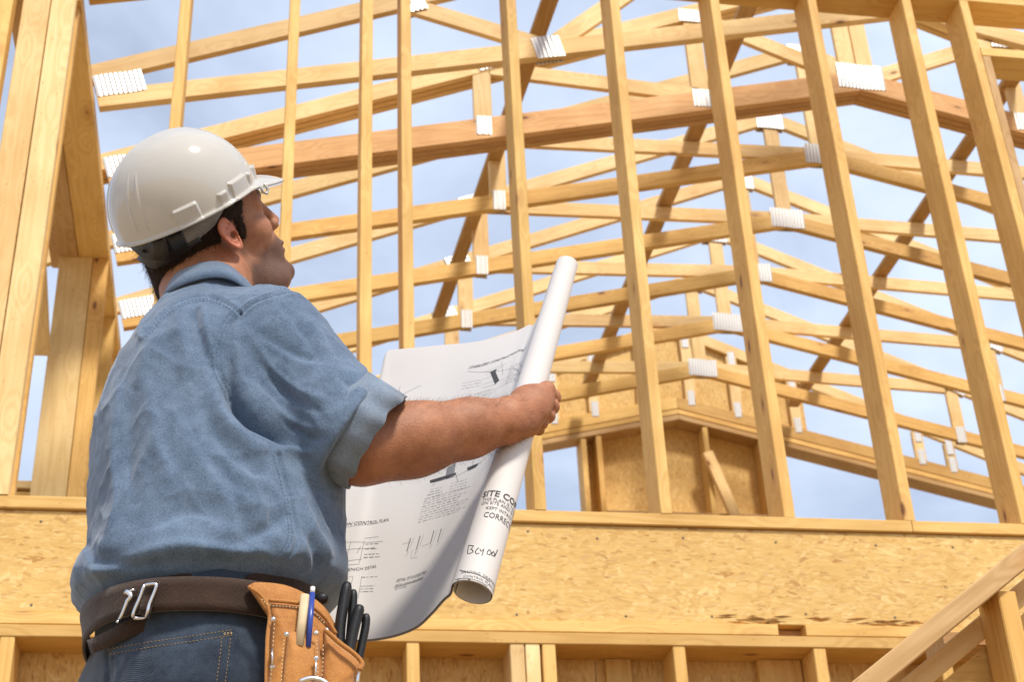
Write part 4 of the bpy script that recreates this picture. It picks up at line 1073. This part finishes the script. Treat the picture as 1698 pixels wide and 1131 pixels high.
# ================================================================== jeans, boots, belts
def s_jeans(P):
    d_ = s_torso(P, -.006, .90, ZHEM+.03)
    d_ = smin(d_, s_ell(P, (Tcx[1]+.02, 2.02, .94), (.13, .135, .11)), .04)
    for a, b_, c in ((HIPR, KNR, ANR), (HIPL, KNL, ANL)): d_ = smin(d_, s_chain(P, [a, b_, c], [.100, .080, .070], .03), .03)
    return d_
Vj, Fj = snets(s_jeans, (-.40, 1.78, -.0), (.30, 2.30, ZHEM+.06), .0055)
nj = vnormals(Vj, Fj); px, py = PX(Vj)
dj = vnoise(Vj, 9, 3)*.005+vnoise(Vj, 22, 8)*.003
pk_ = [(183, 1088), (240, 1078), (310, 1068), (388, 1056)]; pk2 = [(388, 1056), (384, 1090), (378, 1135), (370, 1185)]; pk3 = [(183, 1088), (180, 1140), (184, 1190)]
for l in (pk_, pk2, pk3):
    d_, sd_, pr_ = seg_dist(px, py, l); dj += (-.0022*np.exp(-(d_/2.5)**2)+.0015*sm01(1-np.abs(d_-6)/7)*(sd_ if l is not pk_ else -sd_ > 0))
d_, _, _ = seg_dist(px, py, [(172, 1080), (174, 1131), (180, 1190)]); dj += -.003*np.exp(-(d_/2.5)**2)
Vj = Vj+nj*dj[:, None]
jeans = np_mesh('jeans', Vj, Fj, JEANS, person); jeans['label'] = 'dark blue denim jeans with stitched back pocket'
jbvh = BVHTree.FromPolygons([Vector(v) for v in Vj], [tuple(int(i) for i in f) for f in Fj])
stitches(jbvh, pk_, THREADG, 'pocket_stitching', jeans, (-2.5, -11), 4.2, 2.0, .00042)
stitches(jbvh, [(385, 1060), (381, 1095), (376, 1135)], THREADG, 'pocket_stitching', jeans, (3, 17), 4.2, 2.0, .0004)
stitches(jbvh, [(372, 1058), (388, 1056)], THREADW, 'pocket_stitching', jeans, (-5, -7), 4, 1, .0005)
for a_ in (ANR, ANL):
    def s_boot(P):
        d_ = s_cap(P, a_+np.array([0, 0, .02]), a_+np.array([0.01, .01, -.04]), .055, .05)
        d_ = smin(d_, s_cap(P, a_+np.array([.0, .02, -.055]), a_+np.array([.09, .12, -.065]), .045, .036), .03)
        return smax(d_, .004-P[:, 2], .004)
    np_mesh('boot', *snets(s_boot, a_-np.array([.1, .1, .11]), a_+np.array([.17, .22, .12]), .005), LEATHER, person)
# belts as bands round the body
def waist_band(z0, z1, grow, th_, mat, name, parent, tilt=0., n=120, a0=0, a1=2*math.pi):
    V = []; full = abs(a1-a0-2*math.pi) < 1e-6
    for k in range(n):
        a = a0+(a1-a0)*k/(n if full else n-1)
        for i in range(9):
            if i < 5: z = z0+(z1-z0)*i/4; g = grow+th_
            else: z = z1-(z1-z0)*(i-5)/3; g = grow
            cx, rx, ry, cy = [float(np.interp(z, zz, q_)) for q_ in TT]
            c_, s_ = math.cos(a), math.sin(a); r_ = (abs(c_)**2.25+abs(s_)**2.25)**(-1/2.25)
            V.append((cx+(rx+g)*c_*r_, cy+(ry+g)*s_*r_, z+tilt*c_))
    F = [(k*9+i, k*9+(i+1) % 9, ((k+1) % n)*9+(i+1) % 9, ((k+1) % n)*9+i) for k in range(n if full else n-1) for i in range(9)]
    return np_mesh(name, np.array(V), np.array(F), mat, parent)
zb1 = U(330, 1014, 1.86)[2]; zb2 = U(330, 960, 1.86)[2]
belt = waist_band(zb1, zb2, .006, .004, WEB, 'tool_belt', person, -.0); belt['label'] = 'brown webbing tool belt with steel buckle'
waist_band(zb2+.002, ZHEM+.006, -.008, .003, WEB, 'waist_belt', person)
bbv = BVHTree.FromObject(belt, bpy.context.evaluated_depsgraph_get()) if False else None
bm_ = bmesh.new(); bm_.from_mesh(belt.data); bbv0 = BVHTree.FromBMesh(bm_); off_b = np.array(wloc(belt)); bm_.free()
class OffB:
    def ray_cast(self, o, d_, m):
        h = bbv0.ray_cast(Vector(o)-Vector(off_b), d_, m); return (None,)*4 if h[0] is None else (h[0]+Vector(off_b), h[1], h[2], h[3])
bb = OffB()
def onbelt(px_, py_, off=.004):
    p, n_ = cast(bb, px_, py_)
    if p is None: p = U(px_, py_, 1.88); n_ = -CF
    return p-CF*off
fr = spline([(244, 968), (262, 966), (262, 975), (252, 1000), (246, 1020), (228, 1022), (226, 1014), (236, 990), (244, 968)], 40)
np_mesh('buckle_frame', *tube([onbelt(x, y, .014) for x, y in fr], .0022, 8, False), STEEL, belt)
hk = spline([(214, 978), (222, 986), (216, 994), (212, 1004), (204, 1022), (198, 1030)], 20)
np_mesh('buckle_hook', *tube([onbelt(x, y, .013) for x, y in hk], np.linspace(.0034, .0016, 20), 8), STEEL, belt)
sq = [onbelt(x, y, .009) for x, y in [(212, 984), (228, 978)]]
np_mesh('buckle_plate', *tube(sq, .0062, 8, False, .35), STEEL, belt)
tl = np.array([(262, 1025), (230, 1036), (200, 1050), (172, 1064), (148, 1074)]); A = []; B = []
for i, (x, y) in enumerate(poly_sample(tl, 16)):
    f = i/15; p = U(x-4, y-15+4*f, 1.885+.0*f+.06*f*f); q_ = U(x+3, y+14-2*f, 1.885+.06*f*f); A.append(p); B.append(q_)
v_, f_ = strip(np.array(A), np.array(B), np.tile(-CF, (16, 1)), .004); np_mesh('strap_tail', v_, f_, WEB, belt)
# keeper band under the buckle
v_, f_ = strip(np.array([onbelt(x, y, .010) for x, y in poly_sample([(268, 962), (258, 990), (250, 1024)], 8)]), np.array([onbelt(x, y, .010) for x, y in poly_sample([(250, 962), (240, 990), (232, 1016)], 8)]), np.tile(-CF, (8, 1)), .003)
np_mesh('keeper_loop', v_, f_, WEB, belt)

# ================================================================== tool pouch and what is in it
def pillow(outline, Y0, bulge, th_, mat, name, parent, nu=26, skirt=.5, Yfn=None):
    """leather panel: closed outline in photo pixels at depth Y0, puffed toward the viewer, with real thickness"""
    O = np.array(outline, float); c = O.mean(0); n = len(O); V = []; rings_ = 9
    for s_ in np.linspace(1, 0, rings_):
        for p in O:
            q_ = c+(p-c)*s_; y_ = (Yfn(q_[0], q_[1]) if Yfn else Y0)-bulge*(1-s_**2.4)**.8
            V.append(U(q_[0], q_[1], y_))
    back = [U(p[0], p[1], (Yfn(p[0], p[1]) if Yfn else Y0)+th_) for p in O]; V += back
    F = []
    for j in range(rings_-1):
        for i in range(n): F.append((j*n+i, j*n+(i+1) % n, (j+1)*n+(i+1) % n, (j+1)*n+i))
    bo = rings_*n
    for i in range(n): F.append((i, bo+i, bo+(i+1) % n, (i+1) % n))
    cb = len(V); V.append(U(c[0], c[1], (Yfn(c[0], c[1]) if Yfn else Y0)+th_)); 
    for i in range(0, n-1, 2): F.append((cb, bo+(i+2) % n, bo+(i+1) % n, bo+i))
    return np_mesh(name, np.array(V), np.array(F), mat, parent)
def dense(pts, n=60, closed=True):
    P = list(pts)+([pts[0]] if closed else []); return poly_sample(P, n+1)[:-1]
PO = U(500, 1050, 1.83)
pouch = empty('tool_pouch', tuple(PO), 'tan leather tool pouch with riveted pockets hanging from the belt', 'tool pouch')
YP = 1.845
slant = lambda x, y: YP+.00022*(x-440)
pillow(dense(spline([(410, 972), (426, 966), (470, 970), (505, 984), (534, 1003), (553, 1030), (562, 1060), (566, 1130), (560, 1215), (440, 1215), (442, 1120), (444, 1040), (440, 1004), (424, 984)], 80)), YP+.012, .006, .004, LEATHER, 'back_panel', pouch, Yfn=lambda x, y: slant(x, y)+.014)
pillow(dense(spline([(446, 997), (478, 999), (515, 1006), (540, 1026), (556, 1050), (562, 1090), (560, 1210), (447, 1210), (449, 1100), (450, 1040)], 80)), YP-.008, .016, .012, LEATHER, 'main_pocket', pouch, Yfn=lambda x, y: slant(x, y)-.004)
pillow(dense(spline([(538, 1043), (548, 1050), (562, 1066), (586, 1084), (600, 1100), (597, 1112), (588, 1135), (583, 1210), (534, 1210), (534, 1120)], 70)), YP-.02, .013, .02, LEATHER, 'side_pocket', pouch, Yfn=lambda x, y: slant(x, y)-.018)
pillow(dense(spline([(478, 1047), (503, 1051), (512, 1055), (526, 1052), (530, 1075), (529, 1210), (468, 1210), (471, 1110)], 60)), YP-.02, .010, .008, LEATHER, 'pencil_pocket', pouch, Yfn=lambda x, y: slant(x, y)-.024)
rim_ = [U(x, y, slant(x, y)-.036) for x, y in spline([(538, 1044), (562, 1066), (586, 1084), (600, 1100), (596, 1112)], 24)]
np_mesh('rolled_edge', *tube(rim_, .0032, 8), LEATHER, pouch)
rim_ = [U(x, y, slant(x, y)-.012) for x, y in spline([(412, 973), (436, 992), (447, 1022), (443, 1070), (441, 1215)], 40)]
np_mesh('rolled_edge', *tube(rim_, .0026, 8), LEATHER, pouch)
rim_ = [U(x, y, slant(x, y)-.012) for x, y in spline([(446, 996), (480, 999), (515, 1006), (540, 1026), (557, 1052)], 30)]
np_mesh('rolled_edge', *tube(rim_, .0028, 8), LEATHER, pouch)
def pst(line, d_, n=20, mat=THREADW):
    P = poly_sample(spline(line, 40), n*2); out_ = []
    for k in range(n):
        a, b_ = [U(x, y, slant(x, y)-d_) for x, y in P[2*k:2*k+2]]; out_.append(tube([a, (a+b_)/2-CF*.0004, b_], .00055, 4))
    return np_mesh('pocket_stitching', *merge(out_), mat, pouch)
pst([(434, 994), (447, 1004), (480, 1007), (516, 1014), (538, 1034)], .021, 22); pst([(455, 1035), (452, 1080), (449, 1131), (448, 1170)], .0135, 20)
pst([(471, 1062), (468, 1100), (466, 1150)], .0325, 14); pst([(525, 1062), (527, 1100), (527, 1150)], .0375, 14); pst([(541, 1056), (563, 1074), (590, 1094)], .037, 13); pst([(536, 1070), (535, 1110), (533, 1150)], .0335, 12)
def rivet(x, y, d_, r_=.0034):
    c = U(x, y, slant(x, y)-d_); V = []; n = 14
    u = CR; v = CU
    for rr_, hh in ((1, 0), (.9, .0012), (.6, .0021), (.05, .0025)):
        for k in range(n): a = 2*math.pi*k/n; V.append(c+r_*rr_*(math.cos(a)*u+math.sin(a)*v)-CF*hh)
    F = [(j*n+i, j*n+(i+1) % n, (j+1)*n+(i+1) % n, (j+1)*n+i) for j in range(3) for i in range(n)]
    return np_mesh('rivet', np.array(V), np.array(F), STEEL, pouch)
for x, y, d_ in [(475, 1053, .034), (524, 1051, .036), (541, 1046, .036), (453, 1028, .020), (452, 1107, .021), (524, 1093, .040)]: rivet(x, y, d_)
for (x0, y0, x1, y1) in ((451, 1078, 452, 1104), (524, 1093, 523, 1128)):
    np_mesh('steel_clip', *tube([U(x0, y0, slant(x0, y0)-.024 if x0 < 500 else slant(x0, y0)-.039), U(x1, y1, slant(x1, y1)-.026 if x0 < 500 else slant(x1, y1)-.041)], .0048, 8, False, .3), STEEL, pouch)
hm = spline([(497, 1131), (512, 1126), (528, 1127), (540, 1133), (548, 1142)], 20)
ht_ = np_mesh('hammer_loop', *tube([U(x, y, YP-.075) for x, y in hm], .003, 8), STEEL, pouch)
# pencil, pen, pliers: things of their own
CREAM = simple('cream_painted_wood', (.60, .47, .29), .6, .3, 0, 60, .1)
BLUEP = simple('blue_plastic', (.03, .06, .30), .3, .5)
a, b_ = U(496, 1072, slant(496, 1072)-.028), U(506, 987, slant(506, 987)-.022)
v_, f_ = tube([a, b_], .0036, 8, False, 1.6); c = (a+b_)/2
pn = np_mesh('carpenter_pencil', v_-c, f_, CREAM, None, False); pn.location = tuple(c); tag(pn, 'flat cream carpenter pencil standing in the leather pouch', 'pencil')
a, b_ = U(511, 1074, slant(511, 1074)-.029), U(518, 984, slant(518, 984)-.024)
v_, f_ = tube([a, b_], .0036, 10); c = (a+b_)/2
pe = np_mesh('pen', v_-c, f_, BLUEP, None, False); pe.location = tuple(c); tag(pe, 'thin blue pen standing beside the cream pencil in the pouch', 'pen')
v_, f_ = tube([b_, b_+(b_-a)*.11], .0031, 10); np_mesh('end_cap', v_, f_, simple('white_plastic', (.78, .78, .76), .4), pe)
for k, (lab, hs_) in enumerate([('pliers with tall black rubber handles, nearer the pencil in the pouch', [([(562, 1085), (564, 1040), (570, 1000), (576, 968)], .0098, .0), ([(578, 1085), (582, 1040), (585, 1005), (586, 980)], .0075, .012)]),
                                ('pliers with shorter black rubber handles, rightmost tool in the pouch', [([(577, 1100), (582, 1065), (590, 1030), (597, 1006)], .0098, -.004), ([(592, 1105), (600, 1070), (606, 1040), (607, 1020)], .0075, .010)])]):
    pc = U(575+15*k, 1085, YP-.0); pl = empty('pliers', tuple(pc), lab, 'pliers', 'pliers in the tool pouch')
    for pts, r_, dy in hs_:
        sp = spline([(x, y, YP+.035+dy) for x, y in pts], 16); P = [U(*p) for p in sp]; P = P+[P[-1]+(P[-1]-P[-2])*.4]
        rad = np.full(17, r_); rad[0] = r_*.8; rad[-3:] = [r_*.93, r_*.7, r_*.2]
        np_mesh('handle', *tube(P, rad, 14, False, .75), BLACKR, pl)
    jp = [U(577+15*k, 1096, YP+.04), U(574+15*k, 1150, YP+.03)]
    np_mesh('jaw', *tube(jp, [.011, .006], 10, False, .6), STEEL, pl)
a, b_ = U(520, 1000, 1.90), U(537, 992, 1.885)
v_, f_ = tube(np.array([a, a*.3+b_*.7, b_, b_+(b_-a)*.25]), [.008, .008, .0078, .003], 12); c = (a+b_)/2
kn = np_mesh('screwdriver', v_-c, f_, BLACKR, None); kn.location = tuple(c); tag(kn, 'black round tool handle poking out behind the pouch at the belt', 'screwdriver')

# ================================================================== plans: one sheet rolled up at its right end
PAPER = simple('plan_paper', (.66, .63, .61), .62, .25, 0, 5, .02, .0006)
INK = simple('printed_ink', (.07, .07, .075), .8); INKS = simple('grey_ink', (.22, .22, .23), .8); PENI = simple('black_marker', (.012, .012, .014), .5)
ncur, nv = 260, 60
topc = [(636, 600, 2.285), (638, 592, 2.283), (642, 585, 2.28), (648, 581, 2.278), (660, 580, 2.272), (740, 572, 2.235), (800, 563, 2.195), (848, 550, 2.16), (874, 538, 2.14), (889, 528, 2.12)]
botc = [(500, 1048, 2.21), (510, 1056, 2.205), (530, 1060, 2.20), (560, 1062, 2.19), (602, 1063, 2.18), (650, 1055, 2.15), (690, 1040, 2.115), (715, 1018, 2.08), (735, 994, 2.045), (745, 984, 2.02)]
def perp(cn, R_, a):                           # a=0: camera side, increasing to the right then behind
    return cn+R_*(math.sin(a)*EA-math.cos(a)*ED)
RtT, RtB = .0182, .0300
def spir(cn, R_, f):                           # f 0..1, starts at the left, over the front, 1.8 turns inwards
    a = -1.45+f*(2*math.pi*1.9); return perp(cn, R_*(1-.16*f), a)
tw = [U(*p) for p in topc]; bw = [U(*p) for p in botc]
lead = 3
nA = 130; nB = ncur-nA
tw2 = tw+[spir(RT, RtT, f) for f in (0, .03, .06)]; bw2 = bw+[spir(RB, RtB, f) for f in (0, .03, .06)]
TA = spline(tw2[:-2], nA); BA = spline(bw2[:-2], nA)
fs = np.linspace(0, 1, nB+1)[1:]
TB = np.array([spir(RT, RtT, f) for f in fs]); BB = np.array([spir(RB, RtB, f) for f in fs])
TOPC = np.vstack([TA, TB]); BOTC = np.vstack([BA, BB])
# resample by arc length of the mean curve so that print is not stretched
mid = (TOPC+BOTC)/2; arc = np.r_[0, np.cumsum(np.linalg.norm(np.diff(mid, axis=0), axis=1))]
SROLL = arc[nA-1]                              # arc length where the roll begins
HGT = float(np.linalg.norm(TOPC[nA]-BOTC[nA]))
def sheet_pt(s, v):
    """s metres along the sheet from its left edge, v metres up from the bottom edge"""
    s = np.asarray(s, float); f = np.clip(np.asarray(v, float)/HGT, 0, 1)[..., None]
    T_ = np.stack([np.interp(s, arc, TOPC[:, k]) for k in range(3)], -1); B_ = np.stack([np.interp(s, arc, BOTC[:, k]) for k in range(3)], -1)
    return B_*(1-f)+T_*f
ss = np.concatenate([np.linspace(0, SROLL, 150), np.linspace(SROLL, arc[-1], 131)[1:]]); vv = np.linspace(0, HGT, nv)
Sg, Vg = np.meshgrid(ss, vv, indexing='ij'); P = sheet_pt(Sg, Vg)
wob = vnoise(P.reshape(-1, 3), 7, 50).reshape(Sg.shape)*.006*np.clip((SROLL-Sg)/.05, 0, 1)
def nrm_grid(P):
    a = np.gradient(P, axis=0); b_ = np.gradient(P, axis=1); n_ = np.cross(a, b_); return n_/(np.linalg.norm(n_, axis=-1)[..., None]+1e-12)
NG = nrm_grid(P)
sgn = 1 if (NG[20, 30]@-CF) > 0 else -1
NG *= sgn; P = P+NG*wob[..., None]
def grid_faces(a, b_, o_=0):
    i, j = np.meshgrid(np.arange(a-1), np.arange(b_-1), indexing='ij'); k = (i*b_+j).ravel()+o_; return np.stack([k, k+1, k+b_+1, k+b_], 1)
na_, nb3 = Sg.shape
Vp = np.vstack([P.reshape(-1, 3), (P-NG*.0004).reshape(-1, 3)]); F1 = grid_faces(na_, nb3); F2 = grid_faces(na_, nb3, na_*nb3)[:, ::-1]
edge = []
for j in (0, nb3-1):
    for i in range(na_-1): a = i*nb3+j; b2 = (i+1)*nb3+j; edge.append((a, b2, b2+na_*nb3, a+na_*nb3))
for i in (0, na_-1):
    for j in range(nb3-1): a = i*nb3+j; b2 = a+1; edge.append((a, b2, b2+na_*nb3, a+na_*nb3))
Vp2 = np.vstack([Vp, Vp]); PCN = tuple(P[90, 30])
plans = np_mesh('building_plans', Vp2-np.array(PCN), np.vstack([F1, F2, np.array(edge)+2*na_*nb3]), PAPER); plans.location = PCN
tag(plans, 'large white construction drawing rolled up at one end, held in the man\'s hand', 'plans')
# the other sheets of the set, just behind the first one
k0 = 6; Pb = P-NG*.0022; nbu = nb3-9; Vb = np.vstack([Pb[3:150, :nbu].reshape(-1, 3), (Pb-NG*.0012)[3:150, :nbu].reshape(-1, 3)]); F1 = grid_faces(147, nbu); F2 = grid_faces(147, nbu, 147*nbu)[:, ::-1]
e2 = []
for j in (0, nbu-1):
    for i in range(146): a = i*nbu+j; b2 = (i+1)*nbu+j; e2.append((a, b2, b2+147*nbu, a+147*nbu))
sh = np.tile(-RA*.0022, (len(Vb), 1)); np_mesh('under_sheet', Vb+sh, np.vstack([F1, F2, e2]), simple('paper_edge', (.36, .32, .31), .7), plans)
# ---- printing, mapped onto the sheet
def onsheet(xy, lift=.0004):
    xy = np.asarray(xy, float); s = xy[:, 0]; v = xy[:, 1]
    i = np.clip(np.interp(s, ss, np.arange(na_)), 0, na_-1.001); j = np.clip(v/HGT*(nb3-1), 0, nb3-1.001)
    i0 = i.astype(int); j0 = j.astype(int); fi = (i-i0)[:, None]; fj = (j-j0)[:, None]
    def g(G): return (G[i0, j0]*(1-fi)*(1-fj)+G[i0+1, j0]*fi*(1-fj)+G[i0, j0+1]*(1-fi)*fj+G[i0+1, j0+1]*fi*fj)
    return g(P)+g(NG)*lift
# lookup from photo pixel to sheet coordinates, for placing the print where the photo shows it
GP = P.reshape(-1, 3); gx, gy = PX(GP); rd_ = GP-np.array([0, 0, CZ]); rd_ /= np.linalg.norm(rd_, axis=1)[:, None]; vis_ = ((NG.reshape(-1, 3)*rd_).sum(1) < .02) & ((Sg.ravel() < SROLL+.075))
onroll = [None]
GXg, GYg = gx.reshape(Sg.shape), gy.reshape(Sg.shape)
def inv(px_, py_):
    ok_ = vis_ if onroll[0] is None else vis_ & ((Sg.ravel() > SROLL-.004) if onroll[0] else (Sg.ravel() <= SROLL))
    d_ = (gx-px_)**2+(gy-py_)**2+np.where(ok_, 0, 1e9); k = int(d_.argmin()); i, j = divmod(k, nb3)
    i0, i1, j0, j1 = max(i-1, 0), min(i+1, na_-1), max(j-1, 0), min(j+1, nb3-1)
    J = np.array([[(GXg[i1, j]-GXg[i0, j])/(ss[i1]-ss[i0]), (GXg[i, j1]-GXg[i, j0])/(vv[j1]-vv[j0])], [(GYg[i1, j]-GYg[i0, j])/(ss[i1]-ss[i0]), (GYg[i, j1]-GYg[i, j0])/(vv[j1]-vv[j0])]])
    dd_ = np.linalg.solve(J+np.eye(2)*1e-6, np.array([px_-GXg[i, j], py_-GYg[i, j]])); dd_ = np.clip(dd_, -.012, .012)
    return np.array([ss[i]+dd_[0], vv[j]+dd_[1]])
ink = {'INK': [], 'INKS': [], 'PENI': []}
def stroke(pts, w_=.0007, to='INKS', lift=.0004):
    n = max(2, int(np.linalg.norm(np.diff(np.array(pts), axis=0), axis=1).sum()/.004)+1); Q = poly_sample(pts, max(n, len(pts)))
    T = np.gradient(Q, axis=0); T /= np.linalg.norm(T, axis=1)[:, None]+1e-12; Nn = np.stack([-T[:, 1], T[:, 0]], 1)*w_/2
    A = onsheet(Q+Nn, lift); B = onsheet(Q-Nn, lift); m = len(Q); V = np.vstack([A, B]); F = np.array([(i, i+1, m+i+1, m+i) for i in range(m-1)]); ink[to].append((V, F))
def lpx(pts, w_=.0006, to='INKS'): stroke([inv(*p) for p in pts], w_, to)
TXT = []
def text(body_, p0_, p1_, size, to='INK', shear=0., bold=0., up=None, spacing=1., ys=1.35):
    """lay a line of text on the sheet from photo pixel p0 towards p1"""
    cu = bpy.data.curves.new('t', 'FONT'); cu.body = body_; cu.size = 1; cu.shear = shear; cu.offset = bold; cu.resolution_u = 2; cu.space_character = spacing
    o_ = bpy.data.objects.new('t', cu); COL.objects.link(o_); dg = bpy.context.evaluated_depsgraph_get()
    me = bpy.data.meshes.new_from_object(o_.evaluated_get(dg)); bpy.data.objects.remove(o_)
    co = np.array([v.co[:2] for v in me.vertices]); 
    if not len(co): return
    a = inv(*p0_); d_ = np.array([1., 0.])
    if p1_ is not None: b2 = inv(*p1_); d_ = b2-a; d_ /= np.linalg.norm(d_); d_ = np.array([1, d_[1]*.6]); d_ /= np.linalg.norm(d_)
    e_ = np.array([-d_[1], d_[0]]); e_ = np.array([-d_[1], d_[0]])
    W2 = a+np.outer(co[:, 0]*size, d_)+np.outer(co[:, 1]*size*ys, e_)
    V = onsheet(W2, .0006); TXT.append((body_, W2.min(0), W2.max(0), V))
    tris = []
    me.calc_loop_triangles()
    for t_ in me.loop_triangles: i, j, k = t_.vertices; tris.append((i, j, k, k))
    ink.setdefault('T'+to, []).append((V, np.array(tris)[:, :3]))
    bpy.data.meshes.remove(me); bpy.data.curves.remove(cu)
def block(x, y, wpx, slope, lines, gap=5, to='INKS', rag=.2, w_=.0009):
    """small notes too fine to read: rows of short broken marks"""
    r_ = random.Random(x*7+y)
    for k in range(lines):
        xx = x-k*1.2; end_ = x+wpx*(1-rag*r_.random())
        while xx < end_:
            l_ = r_.uniform(3, 9); yy = y+gap*k-(xx-x)*slope
            stroke([inv(xx, yy), inv(min(xx+l_, end_), yy-l_*slope)], w_*r_.uniform(.6, 1.2), to); xx += l_+r_.uniform(1.2, 2.4)
def ink_mesh(nm, parts_, mat):
    me = bpy.data.meshes.new(nm); V = []; F = []; off_ = np.array(wloc(plans))
    for v_, f_ in parts_:
        o2 = len(V); V += [tuple(x-off_) for x in v_]
        for f in f_:
            f = [int(i)+o2 for i in f]; F.append(tuple(f[:3]) if f[2] == f[3] else tuple(f))
    me.from_pydata(V, [], F); me.update(); return link(nm, me, mat, plans)
def flush(nm):
    for key, mat in (('INK', INK), ('INKS', INKS), ('PENI', PENI)):
        fs_ = [(v_, f_) for v_, f_ in ink[key]]+[(v_, np.c_[f_, f_[:, 2]]) for v_, f_ in ink.get('T'+key, [])]
        if fs_: ink_mesh(nm, fs_, mat)
        ink[key] = []; ink['T'+key] = []
onroll[0] = False
text('STABILIZED CONSTRUCTION ENTRANCE', (777, 612), (868, 585), .0066, shear=.35); lpx([(775, 616), (876, 576)], .0005); flush('printed_title')
block(846, 609, 22, .45, 8, 3.4, w_=.0006); block(768, 636, 36, .2, 3, 4.5, w_=.0006)
for pts in ([(804, 617), (840, 602)], [(806, 622), (836, 606)], [(832, 600), (834, 622)], [(800, 630), (818, 622)], [(803, 637), (822, 631)], [(828, 632), (848, 622)], [(830, 637), (852, 628)], [(800, 643), (824, 637)], [(790, 655), (850, 634)]): lpx(pts, .0004)
def blob_px(pts, to='INK'):
    Q = np.array([inv(*p) for p in pts]); V = onsheet(Q, .0005); ink['T'+to] = ink.get('T'+to, [])+[(V, np.array([(0, i, i+1) for i in range(1, len(Q)-1)]))]
blob_px([(813, 617), (824, 612), (822, 617), (828, 631), (821, 637), (817, 622)])
flush('detail_drawing')
lpx([(657, 664), (664, 640)], .0006); lpx([(660, 658), (698, 639)], .0005); lpx([(662, 648), (664, 664)], .0008)
flush('section_mark')
block(760, 662, 70, .3, 2, 6, w_=.0006); flush('printed_notes')
blob_px([(742, 776), (756, 768), (753, 790), (738, 794)], 'INKS'); blob_px([(713, 797), (757, 784), (756, 787), (714, 801)], 'INK'); blob_px([(775, 776), (795, 768), (790, 774), (776, 781)], 'INK')
for pts in ([(795, 742), (782, 776)], [(815, 751), (796, 770)], [(740, 795), (800, 764)], [(716, 806), (722, 802)], [(756, 787), (760, 800)]): lpx(pts, .0006)
block(714, 812, 22, .2, 3, 4, w_=.0006); block(748, 802, 28, .25, 4, 4.6, w_=.0006); block(708, 822, 30, .25, 2, 5, w_=.0006)
flush('detail_drawing')
block(704, 828, 78, .28, 10, 4.0, rag=.3, w_=.00075)
flush('printed_notes')
text('EROSION CONTROL PLAN', (548, 873), (627, 864), .0072, shear=.3); lpx([(548, 877), (628, 867)], .0005); flush('printed_title')
for pts in ([(568, 900), (635, 898)], [(566, 913), (622, 908)], [(582, 898), (572, 936)], [(604, 897), (596, 934)], [(570, 932), (600, 928)], [(568, 939), (596, 936)], [(604, 893), (628, 890)], [(598, 906), (592, 918)]): lpx(pts, .0006)
block(606, 903, 24, .05, 1, w_=.0011); block(606, 911, 22, .05, 1, w_=.0011); block(604, 920, 28, .05, 2, 5, w_=.0011)
flush('detail_drawing')
text('TRENCH DETAIL', (566, 949), (596, 944), .0062, shear=.3); block(600, 958, 30, .05, 1, w_=.001); block(598, 973, 24, .05, 3, 4.5, w_=.001)
for pts in ([(568, 960), (586, 956), (576, 990), (556, 992)], [(600, 956), (594, 992)]): lpx(pts, .0005)
flush('detail_drawing')
for x_, y_ in ((681, 893), (697, 889), (720, 880), (732, 877)):
    lpx([(x_, y_), (x_-6, y_+22)], .0022, 'INKS'); lpx([(x_+6, y_-2), (x_-1, y_+18)], .0005); lpx([(x_-3, y_+22), (x_-8, y_+30)], .0005)
for pts in ([(668, 903), (683, 898)], [(684, 912), (681, 926), (694, 924)], [(690, 910), (688, 922)], [(700, 906), (712, 902)]): lpx(pts, .0005)
flush('detail_drawing')
text('DETAIL OF SUGGESTED', (657, 966), (706, 951), .0062, shear=.3); text('INSTALLATION SEQUENCE', (655, 974), (703, 960), .0050, shear=.3); lpx([(653, 975), (702, 958)], .0006); text('NOT TO SCALE', (655, 979), (672, 974), .0036); flush('printed_title')
# writing on the roll
onroll[0] = True
text('SITE COPY', (800, 826), None, .0135, bold=.02, ys=1.1)
text('THIS PLAN IS TO BE KEPT', (799, 832), None, .0066, ys=1.15); text('ON SITE AND IS TO BE', (798, 838.5), None, .0066, ys=1.15)
text('KEPT INTACT AND', (805, 845), None, .0066, ys=1.15); text('CORRECTIONS', (801, 858), None, .0095, ys=1.4)
flush('site_copy_stamp')
for pts in ([(777, 904), (775, 919), (783, 918), (786, 914), (780, 911), (787, 906), (777, 905)], [(794, 909), (788, 914), (789, 919), (795, 918)], [(796, 911), (798, 916), (803, 910), (799, 922)], [(811, 912), (806, 918), (810, 922), (815, 918), (812, 912)], [(818, 915), (814, 920), (817, 924), (821, 919), (818, 915)], [(825, 912), (820, 924)]): lpx(pts, .0011, 'PENI')
flush('handwriting')
for pts in ([(762, 946), (775, 950), (812, 966)], [(755, 962), (765, 960), (808, 973)], [(756, 968), (770, 968), (806, 980)], [(760, 976), (775, 974), (804, 987)]): lpx(pts, .0009, 'INK')
text('GRADING, DRAINAGE AND EROSION', (764, 952), None, .0052, ys=1.1); text('CONTROL PLAN AND NOTES', (768, 958), None, .0050, ys=1.1); text('Zone A', (757, 967), None, .0055)
flush('title_block')
